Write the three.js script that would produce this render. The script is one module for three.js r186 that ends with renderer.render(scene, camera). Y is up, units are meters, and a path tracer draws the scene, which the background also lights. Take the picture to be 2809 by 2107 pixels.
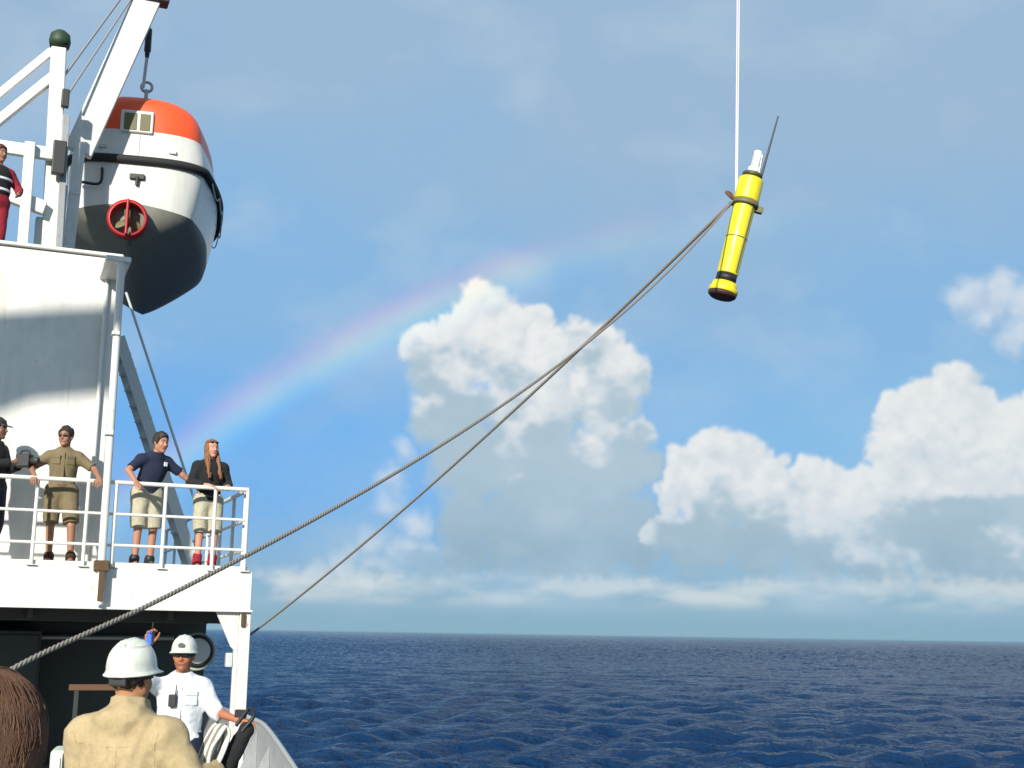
import * as THREE from 'three';
import { mergeGeometries, mergeVertices } from 'three/addons/utils/BufferGeometryUtils.js';
import { RoundedBoxGeometry } from 'three/addons/geometries/RoundedBoxGeometry.js';

// ---------------------------------------------------------------- camera
const scene = new THREE.Scene();
const camera = new THREE.PerspectiveCamera(33, 4 / 3, 0.1, 60000);
camera.rotation.order = 'YXZ';
camera.position.set(0, 1.9, 0);
camera.rotation.set(10.96 * Math.PI / 180, 0, 0.9 * Math.PI / 180);
const renderer = new THREE.WebGLRenderer({ antialias: true });
renderer.toneMapping = THREE.LinearToneMapping;
renderer.toneMappingExposure = 1.3;
renderer.shadowMap.enabled = true;

// ---------------------------------------------------------------- helpers: random, noise
const R = (d) => d * Math.PI / 180;
function rng(seed) { let s = seed >>> 0; return () => { s = (s + 0x6D2B79F5) | 0; let t = Math.imul(s ^ (s >>> 15), 1 | s); t = (t + Math.imul(t ^ (t >>> 7), 61 | t)) ^ t; return ((t ^ (t >>> 14)) >>> 0) / 4294967296; }; }
const PERM = new Uint8Array(512), GRAD = new Float32Array(256);
{ const r = rng(7), p = [...Array(256).keys()]; for (let i = 255; i > 0; i--) { const j = Math.floor(r() * (i + 1)); [p[i], p[j]] = [p[j], p[i]]; } for (let i = 0; i < 512; i++) PERM[i] = p[i & 255]; for (let i = 0; i < 256; i++) GRAD[i] = r() * 2 - 1; }
const fade = (t) => t * t * (3 - 2 * t);
function n2(x, y) { const X = Math.floor(x), Y = Math.floor(y), u = fade(x - X), v = fade(y - Y), a = PERM[X & 255], b = PERM[(X + 1) & 255], y0 = Y & 255, y1 = (Y + 1) & 255;
  const g = (i, j) => GRAD[PERM[i + j]]; const p = g(a, y0), q = g(b, y0), r = g(a, y1), s = g(b, y1); return p + (q - p) * u + (r - p + (p - q - r + s) * u) * v; }
function n3(x, y, z) { const Z = Math.floor(z), w = fade(z - Z), o = (Z & 255) * 17.31, o2 = ((Z + 1) & 255) * 17.31; const a = n2(x + o, y + o * 1.7), b = n2(x + o2, y + o2 * 1.7); return a + (b - a) * w; }
function fbm(x, y, oct = 5) { let s = 0, a = 0.5; for (let i = 0; i < oct; i++) { s += a * n2(x, y); x = x * 2.03 + 11.7; y = y * 2.03 + 5.3; a *= 0.5; } return s; }
const clamp = (x, a = 0, b = 1) => Math.min(b, Math.max(a, x));
const sstep = (a, b, x) => fade(clamp((x - a) / (b - a)));
const lin = (c) => { c /= 255; return c <= 0.04045 ? c / 12.92 : Math.pow((c + 0.055) / 1.055, 2.4); };
const C3 = (r, g, b) => [lin(r), lin(g), lin(b)];
const mix3 = (a, b, t) => [a[0] + (b[0] - a[0]) * t, a[1] + (b[1] - a[1]) * t, a[2] + (b[2] - a[2]) * t];

// ---------------------------------------------------------------- sun (behind the photographer, opposite the rainbow)
const SUN_EL = R(23.2), ANTI_AZ = R(14.5);
const toSun = new THREE.Vector3(-Math.sin(ANTI_AZ) * Math.cos(SUN_EL), Math.sin(SUN_EL), Math.cos(ANTI_AZ) * Math.cos(SUN_EL));
const sun = new THREE.DirectionalLight(new THREE.Color().setRGB(1, 0.95, 0.86), 5);
sun.position.copy(toSun).multiplyScalar(80); sun.target.position.set(-2, 3, -12); sun.position.add(sun.target.position);
sun.castShadow = true; sun.shadow.radius = 3; sun.shadow.mapSize.set(4096, 4096);
Object.assign(sun.shadow.camera, { left: -30, right: 30, top: 30, bottom: -30, near: 1, far: 200 });
scene.add(sun, sun.target);

// ---------------------------------------------------------------- sky: air, cumulus, rainbow
{
  const W = 4096, H = 2048, data = new Float32Array(W * H * 4);
  // cumulus lobes: azimuth and elevation of the centre and radius, all in degrees
  const groups = [
    { base: 2.45, bright: [8.2, 12.6], lobes: [[-1.45,14.5,1.34],[-2.58,13.45,1.26],[-3.82,12.6,1.22],[-4.75,12.37,0.77],[0.04,13.71,1.06],[0.88,13.82,0.86],[-0.99,12.36,1.84],[-3.05,11.29,1.54],[1.53,12.09,1.74],[2.78,12.92,1.26],[4.03,12.41,1.35],[5.18,11.6,1.18],[5.8,10.88,0.69],[4.04,10.37,1.94],[0.72,9.94,2.45],[-2.59,9.47,1.83],[-1.92,7.44,1.94],[0.96,7.28,2.66],[4.04,7.52,2.34],[5.58,8.54,0.92],[5.88,7.32,0.81],[-2.08,5.2,1.62],[0.18,4.84,2.23],[2.83,4.87,2.43],[5.07,5.09,1.62],[-2.04,3.49,1.11],[-0.21,3.42,1.21],[1.82,3.45,1.21],[3.85,3.47,1.21],[5.47,3.59,1.0]] },
    { base: 1.7, tone: 0.86, bright: [2.6, 6.6], lobes: [[7.51,7.53,0.97],[8.73,7.83,1.11],[9.93,7.82,1.16],[10.92,7.31,0.96],[7.1,6.31,1.22],[8.9,6.11,1.82],[11.09,5.91,1.8],[12.88,6.89,0.95],[14.04,6.58,1.03],[15.19,6.27,0.98],[13.04,5.5,1.59],[14.96,5.29,1.67],[16.64,9.38,1.08],[16.67,7.81,1.47],[18.1,10.11,1.21],[19.13,10.26,1.2],[18.49,8.54,1.94],[20.01,9.26,1.15],[21.45,9.0,1.34],[22.5,8.58,1.7],[20.28,7.32,2.11],[22.06,7.08,2.08],[16.88,5.85,2.15],[19.1,5.63,1.92],[21.42,5.2,1.71],[6.48,4.5,1.21],[8.48,4.11,1.6],[10.85,3.92,1.69],[13.38,3.83,1.57],[15.85,3.73,1.65],[18.26,3.53,1.63],[20.62,3.52,1.6],[22.39,3.69,1.59]] },
    { base: 1.2, soft: 1, bright: [0, 3], lobes: [[-5.17,6.55,0.69],[-4.61,7.99,0.61],[-5.55,5.53,0.61],[-4.3,4.75,0.81],[-4.67,3.34,0.84],[-3.65,3.16,0.92],[-6.08,3.51,0.72],[-7.26,2.78,0.68],[-5.84,2.31,0.8],[-8.23,2.27,0.63],[-9.59,1.84,0.59]] },
    { base: 11, soft: 1, bright: [8, 12], lobes: [[20.08,14.26,0.96],[21.39,14.36,0.99],[22.46,13.89,1.14],[20.78,13.45,0.76],[22.11,12.59,0.95]] },
  ];
  // the same kind of cumulus all the way round
  const rr = rng(41);
  for (let az = 27; az < 336; az += 6 + rr() * 9) {
    const base = 1.6 + rr() * 2, top = base + 3 + rr() * 9, w = 2.5 + rr() * 5, lobes = [];
    for (let k = 0; k < 16; k++) { const t = rr(), rad = (0.9 + rr() * 1.6) * (1.25 - 0.6 * t); lobes.push([az + (rr() - 0.5) * 2 * w * (1 - 0.65 * t), base + rad * 0.7 + t * (top - base - rad), rad]); }
    groups.push({ base, bright: [base + (top - base) * 0.25, base + (top - base) * 0.7], lobes });
  }
  const bucket = Array.from({ length: 360 }, () => []);
  groups.forEach((g) => g.lobes.forEach((l) => { const lo = Math.floor(l[0] - l[2] - 2), hi = Math.ceil(l[0] + l[2] + 2); for (let a = lo; a <= hi; a++) bucket[((a % 360) + 360) % 360].push([l[0], l[1], l[2], g]); }));
  const cHor = C3(141, 178, 197), cLowL = C3(110, 176, 240), cLowR = C3(142, 192, 228), cMid = C3(136, 183, 225), cVeil = C3(156, 185, 212), cZen = C3(128, 166, 208), cDeck = C3(176, 194, 212);
  const white = C3(238, 239, 238), cream = C3(228, 231, 227), gray = C3(174, 196, 209), dgray = C3(146, 175, 193), mgray = C3(199, 212, 221);
  const anti = new THREE.Vector3(-toSun.x, -toSun.y, -toSun.z);
  for (let j = 0; j < H; j++) {
    const el = ((j + 0.5) / H - 0.5) * 180, ce = Math.cos(R(el)), se = Math.sin(R(el)), low = el > -1.2 && el < 19;
    if (el < -1.5) { const c = C3(60, 90, 120); for (let i = 0; i < W; i++) data.set([c[0], c[1], c[2], 1], (j * W + i) * 4); continue; }
    for (let i = 0; i < W; i++) {
      let az = ((i + 0.5) / W - 0.25) * 360; if (az > 180) az -= 360;
      const dx = Math.sin(R(az)) * ce, dz = -Math.cos(R(az)) * ce, px = dx * 9 + 40, pz = dz * 9 + 40;
      const side = 0.5 - 0.5 * Math.sin(R(clamp(az, -180, 180) * 1 - 2) * 3.2) * (Math.abs(az) < 30 ? 1 : 0.3);
      let c = mix3(cHor, mix3(cLowR, cLowL, clamp(side)), sstep(0.2, 6.5, el));
      c = mix3(c, cMid, sstep(8, 14, el));
      const veil = fbm(px * 0.55, pz * 0.55 + el * 0.09, 5) * 1.1;
      c = mix3(c, cVeil, sstep(11, 24, el + veil * 9) * 0.92);
      c = mix3(c, mix3(cZen, cDeck, clamp(0.5 + fbm(px * 0.5 + 9, pz * 0.5 + el * 0.05, 5))), sstep(27, 65, el));
      if (el > 5 && el < 75) c = mix3(c, C3(190, 208, 224), clamp(fbm(px * 1.6 + 3, pz * 1.6 + el * 0.3, 6) * 1.6 - 0.02) * 0.38 * sstep(5, 14, el));
      if (low) {
        const wx = fbm(az * 0.9, el * 0.9 + 20, 5), wy = fbm(az * 0.9 + 50, el * 0.9, 5), fx = fbm(az * 3.6 + 7, el * 3.6, 4), fy = fbm(az * 3.6, el * 3.6 + 31, 3);
        const a = az + wx * 0.8 + fx * 0.13, e = el + wy * 0.7 + fy * 0.13;
        let best = -9, nx = 0, ny = 0, nz = 0, ws = 0, g = null;
        let az3 = az < 0 ? az + 360 : az;
        for (const l of bucket[Math.floor(az3) % 360]) {
          let da = a - l[0]; if (da > 180) da -= 360; if (da < -180) da += 360;
          const de = e - l[1], q = Math.hypot(da * 0.98, de) / l[2], m = (1 - q) * Math.min(1.2, l[2]);
          if (m > best) { best = m; g = l[3]; }
          if (q < 1) { const hz = Math.sqrt(1 - q * q), wgt = Math.pow(hz * l[2], 3); nx += wgt * da / l[2]; ny += wgt * de / l[2]; nz += wgt * hz; ws += wgt; }
        }
        if (g) {
          const dens = sstep(g.bright[0] - 3, g.bright[1], el), soft = g.soft ? 0.75 : 0.3 + 0.22 * (1 - dens), cut = sstep(g.base - 0.25, g.base + (g.soft ? 0.6 : 0.12), el + wy * 0.35);
          let alpha = sstep(g.soft ? -0.35 : -0.04, soft, best) * cut; alpha *= g.soft ? 0.62 : 0.96 + 0.04 * dens;
          if (alpha > 0) {
            let lam = 0.5;
            if (ws > 0) { nx /= ws; ny /= ws; nz /= ws; lam = -nx * 0.34 + ny * 0.62 + nz * 0.42; }
            const det = fbm(az * 2.2 + 90, el * 2.6 + 13, 5);
            const hgt = sstep(g.bright[0], g.bright[1], el + fbm(az * 0.55 + 70, el * 0.9 + 8, 4) * 5.5);
            let b = clamp(0.5 + lam * 0.5 + det * 0.2) * (0.2 + 0.8 * hgt);
            b = Math.max(b, sstep(0.5, 0.05, best) * 0.42 * sstep(g.base + 0.6, g.base + 3, el) * (0.6 + 0.8 * hgt));
            const bil = fbm(az * 0.55 + 15, el * 0.8 + 60, 5) * 0.45; b *= g.tone ?? 1;
            let cc = mix3(mix3(dgray, gray, clamp(sstep(g.base, g.base + 5, el) + bil * 0.8)), mgray, clamp(sstep(0.12, 0.5, b) + clamp(bil * 0.9 + lam * 0.12 - 0.08)));
            cc = mix3(cc, white, sstep(0.26, 0.88, b));
            c = mix3(c, cc, alpha * (0.97 - 0.1 * sstep(5, 1, el)));
          }
        }
        // pale far cloud bank low over the horizon, under the flat bases
        const bank = sstep(1.0, 1.7, el) * sstep(2.9, 2.1, el + fx * 0.35) * clamp(0.62 + fbm(az * 0.35, el * 1.3 + 4, 5) * 1.6);
        c = mix3(c, cream, bank * 0.68);
        const thin = sstep(0.2, 1.4, el) * sstep(9.5, 2.5, el) * clamp(0.3 + fbm(az * 0.3 + 31, el * 0.55, 5) * 1.3);
        c = mix3(c, C3(176, 202, 222), clamp(thin * 0.4 + 0.16 * sstep(8.5, 2.5, el + fx * 2) * sstep(0.3, 1.5, el)));
        c = mix3(c, cHor, sstep(1.3, 0.1, el) * 0.85);
      }
      // primary rainbow, 42 degrees round the point opposite the sun
      const ang = Math.acos(clamp(dx * anti.x + se * anti.y + dz * anti.z, -1, 1)) * 180 / Math.PI;
      if (ang > 38.5 && ang < 44 && el > -1) {
        const shaft = sstep(-27, -16, az) * (0.3 + 0.7 * sstep(9, -5, az)) * (0.8 + 0.4 * n2(az * 0.4, 3)), s = 0.11 * sstep(17, 8, az) * shaft * sstep(0.3, 4, el);
        const G = (m, w) => Math.exp(-(((ang - m) / w) ** 2));
        c = [c[0] + s * (1.25 * G(42.0, 0.6) + 0.75 * G(41.4, 0.55)), c[1] + s * (1.0 * G(41.5, 0.6) + 0.35 * G(40.95, 0.5)) - s * 0.1 * G(42.3, 0.35), c[2] + s * (0.55 * G(40.8, 0.5) + 0.1 * G(41.7, 0.7))];
      }
      const o = (j * W + i) * 4; data[o] = c[0]; data[o + 1] = c[1]; data[o + 2] = c[2]; data[o + 3] = 1;
    }
  }
  for (let k = 0; k < data.length; k++) if (k % 4 < 3) data[k] /= 1.3;   // written for the picture's exposure
  const tex = new THREE.DataTexture(data, W, H, THREE.RGBAFormat, THREE.FloatType);
  tex.mapping = THREE.EquirectangularReflectionMapping; tex.magFilter = THREE.LinearFilter; tex.minFilter = THREE.LinearFilter; tex.needsUpdate = true;
  scene.background = tex; scene.environment = tex;
}

// ---------------------------------------------------------------- textures
function dataTex(w, h, fn, srgb = true) {
  const d = new Uint8Array(w * h * 4);
  for (let y = 0; y < h; y++) for (let x = 0; x < w; x++) { const c = fn(x / w, y / h); d.set([clamp(c[0]) * 255, clamp(c[1]) * 255, clamp(c[2]) * 255, 255], (y * w + x) * 4); }
  const t = new THREE.DataTexture(d, w, h); t.wrapS = t.wrapT = THREE.RepeatWrapping; t.magFilter = t.minFilter = THREE.LinearFilter; if (srgb) t.colorSpace = THREE.SRGBColorSpace; t.needsUpdate = true; return t;
}
// tileable fbm: blend of four shifted copies
function tfbm(u, v, f, oct, s) { const g = (a, b) => fbm(a * f + s, b * f + s * 1.3, oct); return (g(u, v) * (1 - u) + g(u - 1, v) * u) * (1 - v) + (g(u, v - 1) * (1 - u) + g(u - 1, v - 1) * u) * v; }

// ---------------------------------------------------------------- sea
{
  const SEA = -4.2, r = rng(99), waves = [];
  for (let k = 0; k < 46; k++) {
    const L = 0.7 * Math.pow(24, k / 45), th = R(72) + (r() - 0.5) * 2.4, slope = (L < 1.6 ? 0.075 : L < 4.5 ? 0.1 : L < 8 ? 0.045 : 0.022) * (0.7 + 0.6 * r());
    waves.push({ k: 2 * Math.PI / L, cx: Math.cos(th), cz: Math.sin(th), a: slope * L / (2 * Math.PI), p: r() * 6.28, L });
  }
  const rows = 1050, cols = 620, r0 = 7, r1 = 24000, angs = [];
  for (let i = 0; i <= cols; i++) angs.push(R(-34 + 68 * i / cols));
  const extra = 60; for (let i = 1; i < extra; i++) angs.push(R(34 + 292 * i / extra)); angs.push(R(-34 + 360));
  const nA = angs.length, pos = new Float32Array(nA * (rows + 1) * 3), uv = new Float32Array(nA * (rows + 1) * 2), idx = [];
  for (let j = 0; j <= rows; j++) {
    const rad = r0 * Math.pow(r1 / r0, j / rows), dr = rad * (Math.pow(r1 / r0, 1 / rows) - 1);
    for (let i = 0; i < nA; i++) {
      const x = Math.sin(angs[i]) * rad, z = -Math.cos(angs[i]) * rad; let y = 0, ox = 0, oz = 0;
      const fine = i <= cols, cell = fine ? dr : rad * 0.08;
      for (const w of waves) { const f = sstep(2 * cell, 5 * cell, w.L); if (f <= 0) continue; const gust = 0.8 + 0.9 * n2(x * 0.035 + w.L * 3, z * 0.035); const ph = w.k * (x * w.cx + z * w.cz) + w.p, aa = w.a * f * gust; y += aa * Math.sin(ph); ox -= w.cx * aa * 0.7 * Math.cos(ph); oz -= w.cz * aa * 0.7 * Math.cos(ph); }
      if (fine) { const lost = sstep(2, 9, dr * 2.2), jit = Math.min(0.55, 0.22 * Math.min(dr, rad * 0.0038)) * (0.25 + 0.75 * lost); y += jit * (r() - 0.5) * 2; }
      const o = (j * nA + i); pos[o * 3] = x + ox; pos[o * 3 + 1] = SEA + y; pos[o * 3 + 2] = z + oz; uv[o * 2] = x / 16; uv[o * 2 + 1] = z / 16;
    }
  }
  for (let j = 0; j < rows; j++) for (let i = 0; i < nA - 1; i++) { const a = j * nA + i, b = a + 1, c = a + nA, d = c + 1; if (i >= cols && j % 6) continue; if (i >= cols) { const c6 = Math.min(rows, j + 6) * nA + i; idx.push(a, c6, b, b, c6, c6 + 1); } else idx.push(a, c, b, b, c, d); }
  const g = new THREE.BufferGeometry(); g.setAttribute('position', new THREE.BufferAttribute(pos, 3)); g.setAttribute('uv', new THREE.BufferAttribute(uv, 2)); g.setIndex(idx); g.computeVertexNormals();
  const bump = dataTex(1024, 1024, (u, v) => { const t = 0.5 + tfbm(u, v, 22, 5, 3) * 0.6 + tfbm(u, v, 60, 3, 17) * 0.22; return [t, t, t]; }, false);
  const m = new THREE.MeshPhysicalMaterial({ color: new THREE.Color().setRGB(0.0062, 0.031, 0.088), roughness: 0.12, ior: 1.33, specularIntensity: 0.025, bumpMap: bump, bumpScale: 0.7 });
  const sea = new THREE.Mesh(g, m); sea.name = 'sea'; sea.userData = { kind: 'structure', label: 'choppy navy blue sea reaching to the horizon', category: 'sea' }; sea.receiveShadow = true; scene.add(sea);
}

// ---------------------------------------------------------------- geometry and naming helpers
const V = (x, y, z) => new THREE.Vector3(x, y, z);
const taken = {};
function numbered(n) { taken[n] = (taken[n] ?? -1) + 1; return taken[n] ? n + '_' + String(taken[n]).padStart(3, '0') : n; }
function uvm(g, s = 1) {           // uv in metres from the dominant axis of each face normal
  if (!g.attributes.normal) g.computeVertexNormals();
  const p = g.attributes.position, n = g.attributes.normal, u = new Float32Array(p.count * 2);
  for (let i = 0; i < p.count; i++) { const ax = Math.abs(n.getX(i)), ay = Math.abs(n.getY(i)), az = Math.abs(n.getZ(i)); const q = ay > ax && ay > az ? [p.getX(i), p.getZ(i)] : ax > az ? [p.getZ(i), p.getY(i)] : [p.getX(i), p.getY(i)]; u[i * 2] = q[0] * s; u[i * 2 + 1] = q[1] * s; }
  g.setAttribute('uv', new THREE.BufferAttribute(u, 2)); return g;
}
function box(x0, x1, y0, y1, z0, z1, rad = 0.008) { const w = x1 - x0, h = y1 - y0, d = z1 - z0; const r = Math.min(rad, w / 2.1, h / 2.1, d / 2.1); const g = new RoundedBoxGeometry(w, h, d, 1, r); g.translate((x0 + x1) / 2, (y0 + y1) / 2, (z0 + z1) / 2); return uvm(g); }
function bar(p, q, r0, r1 = r0, seg = 10) { const a = V(...p), b = V(...q), d = b.clone().sub(a), g = new THREE.CylinderGeometry(r1, r0, d.length(), seg, 1); g.applyQuaternion(new THREE.Quaternion().setFromUnitVectors(V(0, 1, 0), d.clone().normalize())); g.translate((a.x + b.x) / 2, (a.y + b.y) / 2, (a.z + b.z) / 2); return g; }
function beam(p, q, w, h) { const a = V(...p), b = V(...q), d = b.clone().sub(a), g = new RoundedBoxGeometry(w, h, d.length(), 1, Math.min(w, h) * 0.12); g.lookAt(d); g.translate((a.x + b.x) / 2, (a.y + b.y) / 2, (a.z + b.z) / 2); return uvm(g); }
function tubeG(pts, r, n = 40, seg = 8, closed = false) { return new THREE.TubeGeometry(new THREE.CatmullRomCurve3(pts.map((p) => V(...p)), closed), n, r, seg, closed); }
function ext(pts, depth, bev = 0.006) { const s = new THREE.Shape(pts.map((p) => new THREE.Vector2(...p))); return uvm(new THREE.ExtrudeGeometry(s, { depth, bevelEnabled: bev > 0, bevelSize: bev, bevelThickness: bev, bevelSegments: 1, curveSegments: 8 })); }
function lathe(pts, seg = 28) { return new THREE.LatheGeometry(pts.map((p) => new THREE.Vector2(...p)), seg); }
function merged(list) { return mergeGeometries(list.map((g) => { const k = g.index ? g.toNonIndexed() : g; for (const a of Object.keys(k.attributes)) if (!['position', 'normal', 'uv'].includes(a)) k.deleteAttribute(a); if (!k.attributes.uv) uvm(k); return k; })); }
function part(name, g, m, parent) { const o = new THREE.Mesh(Array.isArray(g) ? merged(g) : g, m); o.name = name; parent.add(o); return o; }
function thing(name, label, category, pos = [0, 0, 0], turn = 0, group) { const o = new THREE.Group(); o.name = numbered(name); o.position.set(...pos); o.rotation.y = turn; o.userData = { label, category }; if (group) o.userData.group = group; scene.add(o); return o; }
// the ship's own axes: a = athwart to starboard from the deck corner, y up from the working deck, f = forward
const SHIP = R(22), OX = -3.358, OZ = -17.0;
const ship = (a, y, f) => [OX + a * Math.cos(SHIP) - f * Math.sin(SHIP), y, OZ - a * Math.sin(SHIP) - f * Math.cos(SHIP)];
const shipThing = (name, label, cat, [a, y, f], group) => thing(name, label, cat, ship(a, y, f), SHIP, group);

// ---------------------------------------------------------------- materials
const std = (r, g, b, roughness = 0.6, extra = {}) => new THREE.MeshStandardMaterial({ color: new THREE.Color().setRGB(r, g, b), roughness, ...extra });
const paintTex = (seed, rust) => dataTex(1024, 1024, (u, v) => {
  const a = tfbm(u, v, 5, 5, seed), b = tfbm(u, v, 24, 4, seed + 9), streak = tfbm(u, v * 0.12, 34, 4, seed + 21);
  let t = 0.93 + a * 0.07 + b * 0.05 + Math.min(0, streak) * 0.05; const c = [t, t * 0.992, t * 0.965];
  const k = clamp((streak * 1.2 + a * 0.9 - 0.52) * 4) * rust, sp = clamp((b + tfbm(u, v, 70, 2, seed + 3) * 0.6 - 0.5) * 6) * rust;
  const rr = Math.max(k * 0.55, sp * 0.7); return [c[0] * (1 - rr * 0.28), c[1] * (1 - rr * 0.52), c[2] * (1 - rr * 0.78)];
});
const wallMap = paintTex(2, 0.3), trimMap = paintTex(30, 0.9);
const wallBump = dataTex(512, 512, (u, v) => { const t = 0.5 + tfbm(u, v, 3, 3, 5) * 0.8 + tfbm(u, v, 40, 2, 8) * 0.06; return [t, t, t]; }, false);
const rep = (t, k) => { const c = t.clone(); c.repeat.set(k, k); c.needsUpdate = true; return c; };
const M = {
  wall: new THREE.MeshStandardMaterial({ color: new THREE.Color().setRGB(0.82, 0.82, 0.8), roughness: 0.42, map: rep(wallMap, 0.3), bumpMap: rep(wallBump, 0.4), bumpScale: 0.012 }),
  trim: new THREE.MeshStandardMaterial({ color: new THREE.Color().setRGB(0.82, 0.82, 0.79), roughness: 0.4, map: rep(trimMap, 0.5), bumpMap: rep(wallBump, 0.6), bumpScale: 0.008 }),
  rail: std(0.8, 0.8, 0.78, 0.38, { map: rep(trimMap, 0.7) }),
  deck: std(0.2, 0.22, 0.21, 0.8, { bumpMap: rep(wallBump, 1.5), bumpScale: 0.004 }),
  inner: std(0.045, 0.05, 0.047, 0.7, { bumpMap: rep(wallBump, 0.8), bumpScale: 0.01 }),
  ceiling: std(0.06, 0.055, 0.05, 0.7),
  greyPaint: new THREE.MeshStandardMaterial({ color: new THREE.Color().setRGB(0.34, 0.36, 0.39), roughness: 0.5, map: rep(trimMap, 0.6) }),
  lightGrey: std(0.5, 0.52, 0.5, 0.45), steel: std(0.35, 0.36, 0.36, 0.4, { metalness: 0.6 }),
  darkSteel: std(0.03, 0.032, 0.03, 0.5), black: std(0.012, 0.012, 0.013, 0.55), rubber: std(0.014, 0.014, 0.015, 0.75),
  brown: std(0.12, 0.06, 0.03, 0.8), rusty: std(0.11, 0.065, 0.03, 0.85, { map: rep(trimMap, 1.3) }),
  orange: new THREE.MeshPhysicalMaterial({ color: new THREE.Color().setRGB(0.82, 0.085, 0.014), roughness: 0.4, clearcoat: 0.25, clearcoatRoughness: 0.35 }),
  boatWhite: new THREE.MeshPhysicalMaterial({ color: new THREE.Color().setRGB(0.76, 0.76, 0.73), roughness: 0.35, clearcoat: 0.3, clearcoatRoughness: 0.3, map: rep(trimMap, 0.35) }),
  boatBottomShade: std(0.2, 0.2, 0.175, 0.6, { map: rep(trimMap, 0.5) }), red: std(0.4, 0.02, 0.02, 0.5), olive: std(0.13, 0.12, 0.05, 0.6), green: std(0.02, 0.05, 0.02, 0.6),  // boat bottom grey: underside shade of a white hull put into the colour
  yellow: new THREE.MeshPhysicalMaterial({ color: new THREE.Color().setRGB(0.82, 0.7, 0.012), roughness: 0.45, clearcoat: 0.2, map: rep(wallMap, 1.7), bumpMap: rep(wallBump, 3), bumpScale: 0.003 }),
  whitePlastic: std(0.78, 0.79, 0.8, 0.35),
  rope: std(0.2, 0.18, 0.15, 0.95), ropeWhite: std(0.62, 0.6, 0.52, 0.9), lineLight: std(0.6, 0.57, 0.66, 0.8), wire: std(0.3, 0.31, 0.33, 0.45, { metalness: 0.5 }),
};

// ---------------------------------------------------------------- working deck and hull (the ship we stand on)
{
  const d = thing('main_deck', 'grey green steel working deck of the ship', 'deck', ship(0, 0, 0), SHIP); d.userData.kind = 'structure';
  part('deck_plate', box(-13, 0.05, -0.12, 0, -14, 24), M.deck, d);
  part('hull_side', box(-12.9, 0.03, -4.4, -0.124, -13.9, 23.9), M.trim, d);
}

// ---------------------------------------------------------------- deckhouse: overhanging deck, bulkheads, posts
{
  const h = shipThing('deckhouse', 'white painted ship deckhouse with an overhanging deck above a dark covered bay', 'deckhouse', [0, 0, 0]);
  part('deck_slab', box(-10, 0.03, 2.15, 2.65, -9, 0, 0.012), M.trim, h);
  part('deck_coaming', [box(-10, -0.02, 2.652, 2.72, -0.09, -0.05), box(-0.07, -0.03, 2.652, 2.72, -9, -0.092)], M.trim, h);
  part('drip_edge', box(-10, 0.05, 2.135, 2.165, -0.02, 0.035, 0.006), M.trim, h);
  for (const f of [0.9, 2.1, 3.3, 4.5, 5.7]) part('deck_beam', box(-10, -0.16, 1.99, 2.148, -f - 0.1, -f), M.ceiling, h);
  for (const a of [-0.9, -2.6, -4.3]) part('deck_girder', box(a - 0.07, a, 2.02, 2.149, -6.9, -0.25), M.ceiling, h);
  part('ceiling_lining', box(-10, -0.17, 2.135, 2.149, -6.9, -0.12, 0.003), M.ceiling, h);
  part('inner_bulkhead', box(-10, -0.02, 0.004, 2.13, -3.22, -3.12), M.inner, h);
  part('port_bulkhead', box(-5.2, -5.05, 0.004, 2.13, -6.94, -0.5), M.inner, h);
  part('bulkhead', box(-10, -1.83, 2.652, 6.9, -1.1, -0.95, 0.03), M.wall, h);
  part('side_bulkhead', box(-1.98, -1.831, 2.654, 6.898, -9, -1.104, 0.02), M.wall, h);
  part('roof_deck', box(-10, -1.99, 5.8, 5.9, -9, -1.11), M.deck, h);
  part('cap_rail', [box(-10, -1.79, 6.902, 6.955, -1.15, -0.9, 0.02), box(-2.02, -1.79, 6.902, 6.955, -9, -1.152, 0.02)], M.trim, h);
  part('support_pillar', [bar([-1.86, 2.19, 0.09], [-1.89, 6.58, 0.02], 0.05), bar([-1.98, 2.7, -0.9], [-1.985, 6.85, -0.9], 0.03)], M.rail, h);
  part('pillar_head', box(-2.09, -1.775, 6.575, 6.65, -0.97, 0.08, 0.015), M.trim, h);
  part('pillar_bracket', [box(-1.95, -1.78, 2.6, 2.73, -0.04, 0.16), box(-1.89, -1.82, 2.23, 2.6, 0.004, 0.15)], M.rusty, h);
  part('pillar_clamp', box(-1.94, -1.84, 4.3, 4.36, -0.04, 0.14), M.trim, h);
  part('pillar_clamp', box(-1.95, -1.85, 5.6, 5.65, -0.04, 0.11), M.trim, h);
  part('corner_post', [box(-0.1, 0.045, 0.004, 2.148, -0.16, -0.02, 0.012), box(-0.15, -0.102, 0.004, 2.148, -0.12, -0.05)], M.trim, h);
  part('gusset', ext([[-0.4, 2.133], [-0.151, 2.133], [-0.151, 1.66], [-0.19, 1.7]], 0.03, 0.004).translate(0, 0, -0.08), M.trim, h);
  part('junction_box', box(-0.24, -0.154, 1.44, 1.62, -0.16, -0.05, 0.015), M.lightGrey, h);
  part('lamp_bracket', box(-0.085, -0.035, 1.95, 2.12, -0.018, 0.02), M.rusty, h);
  part('ceiling_pipe', [bar([-4.6, 1.93, -0.7], [-2.3, 2.08, -1.3], 0.028), bar([-5, 1.75, -3.05], [-0.5, 1.78, -3.05], 0.04)], M.steel, h);
}
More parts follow.
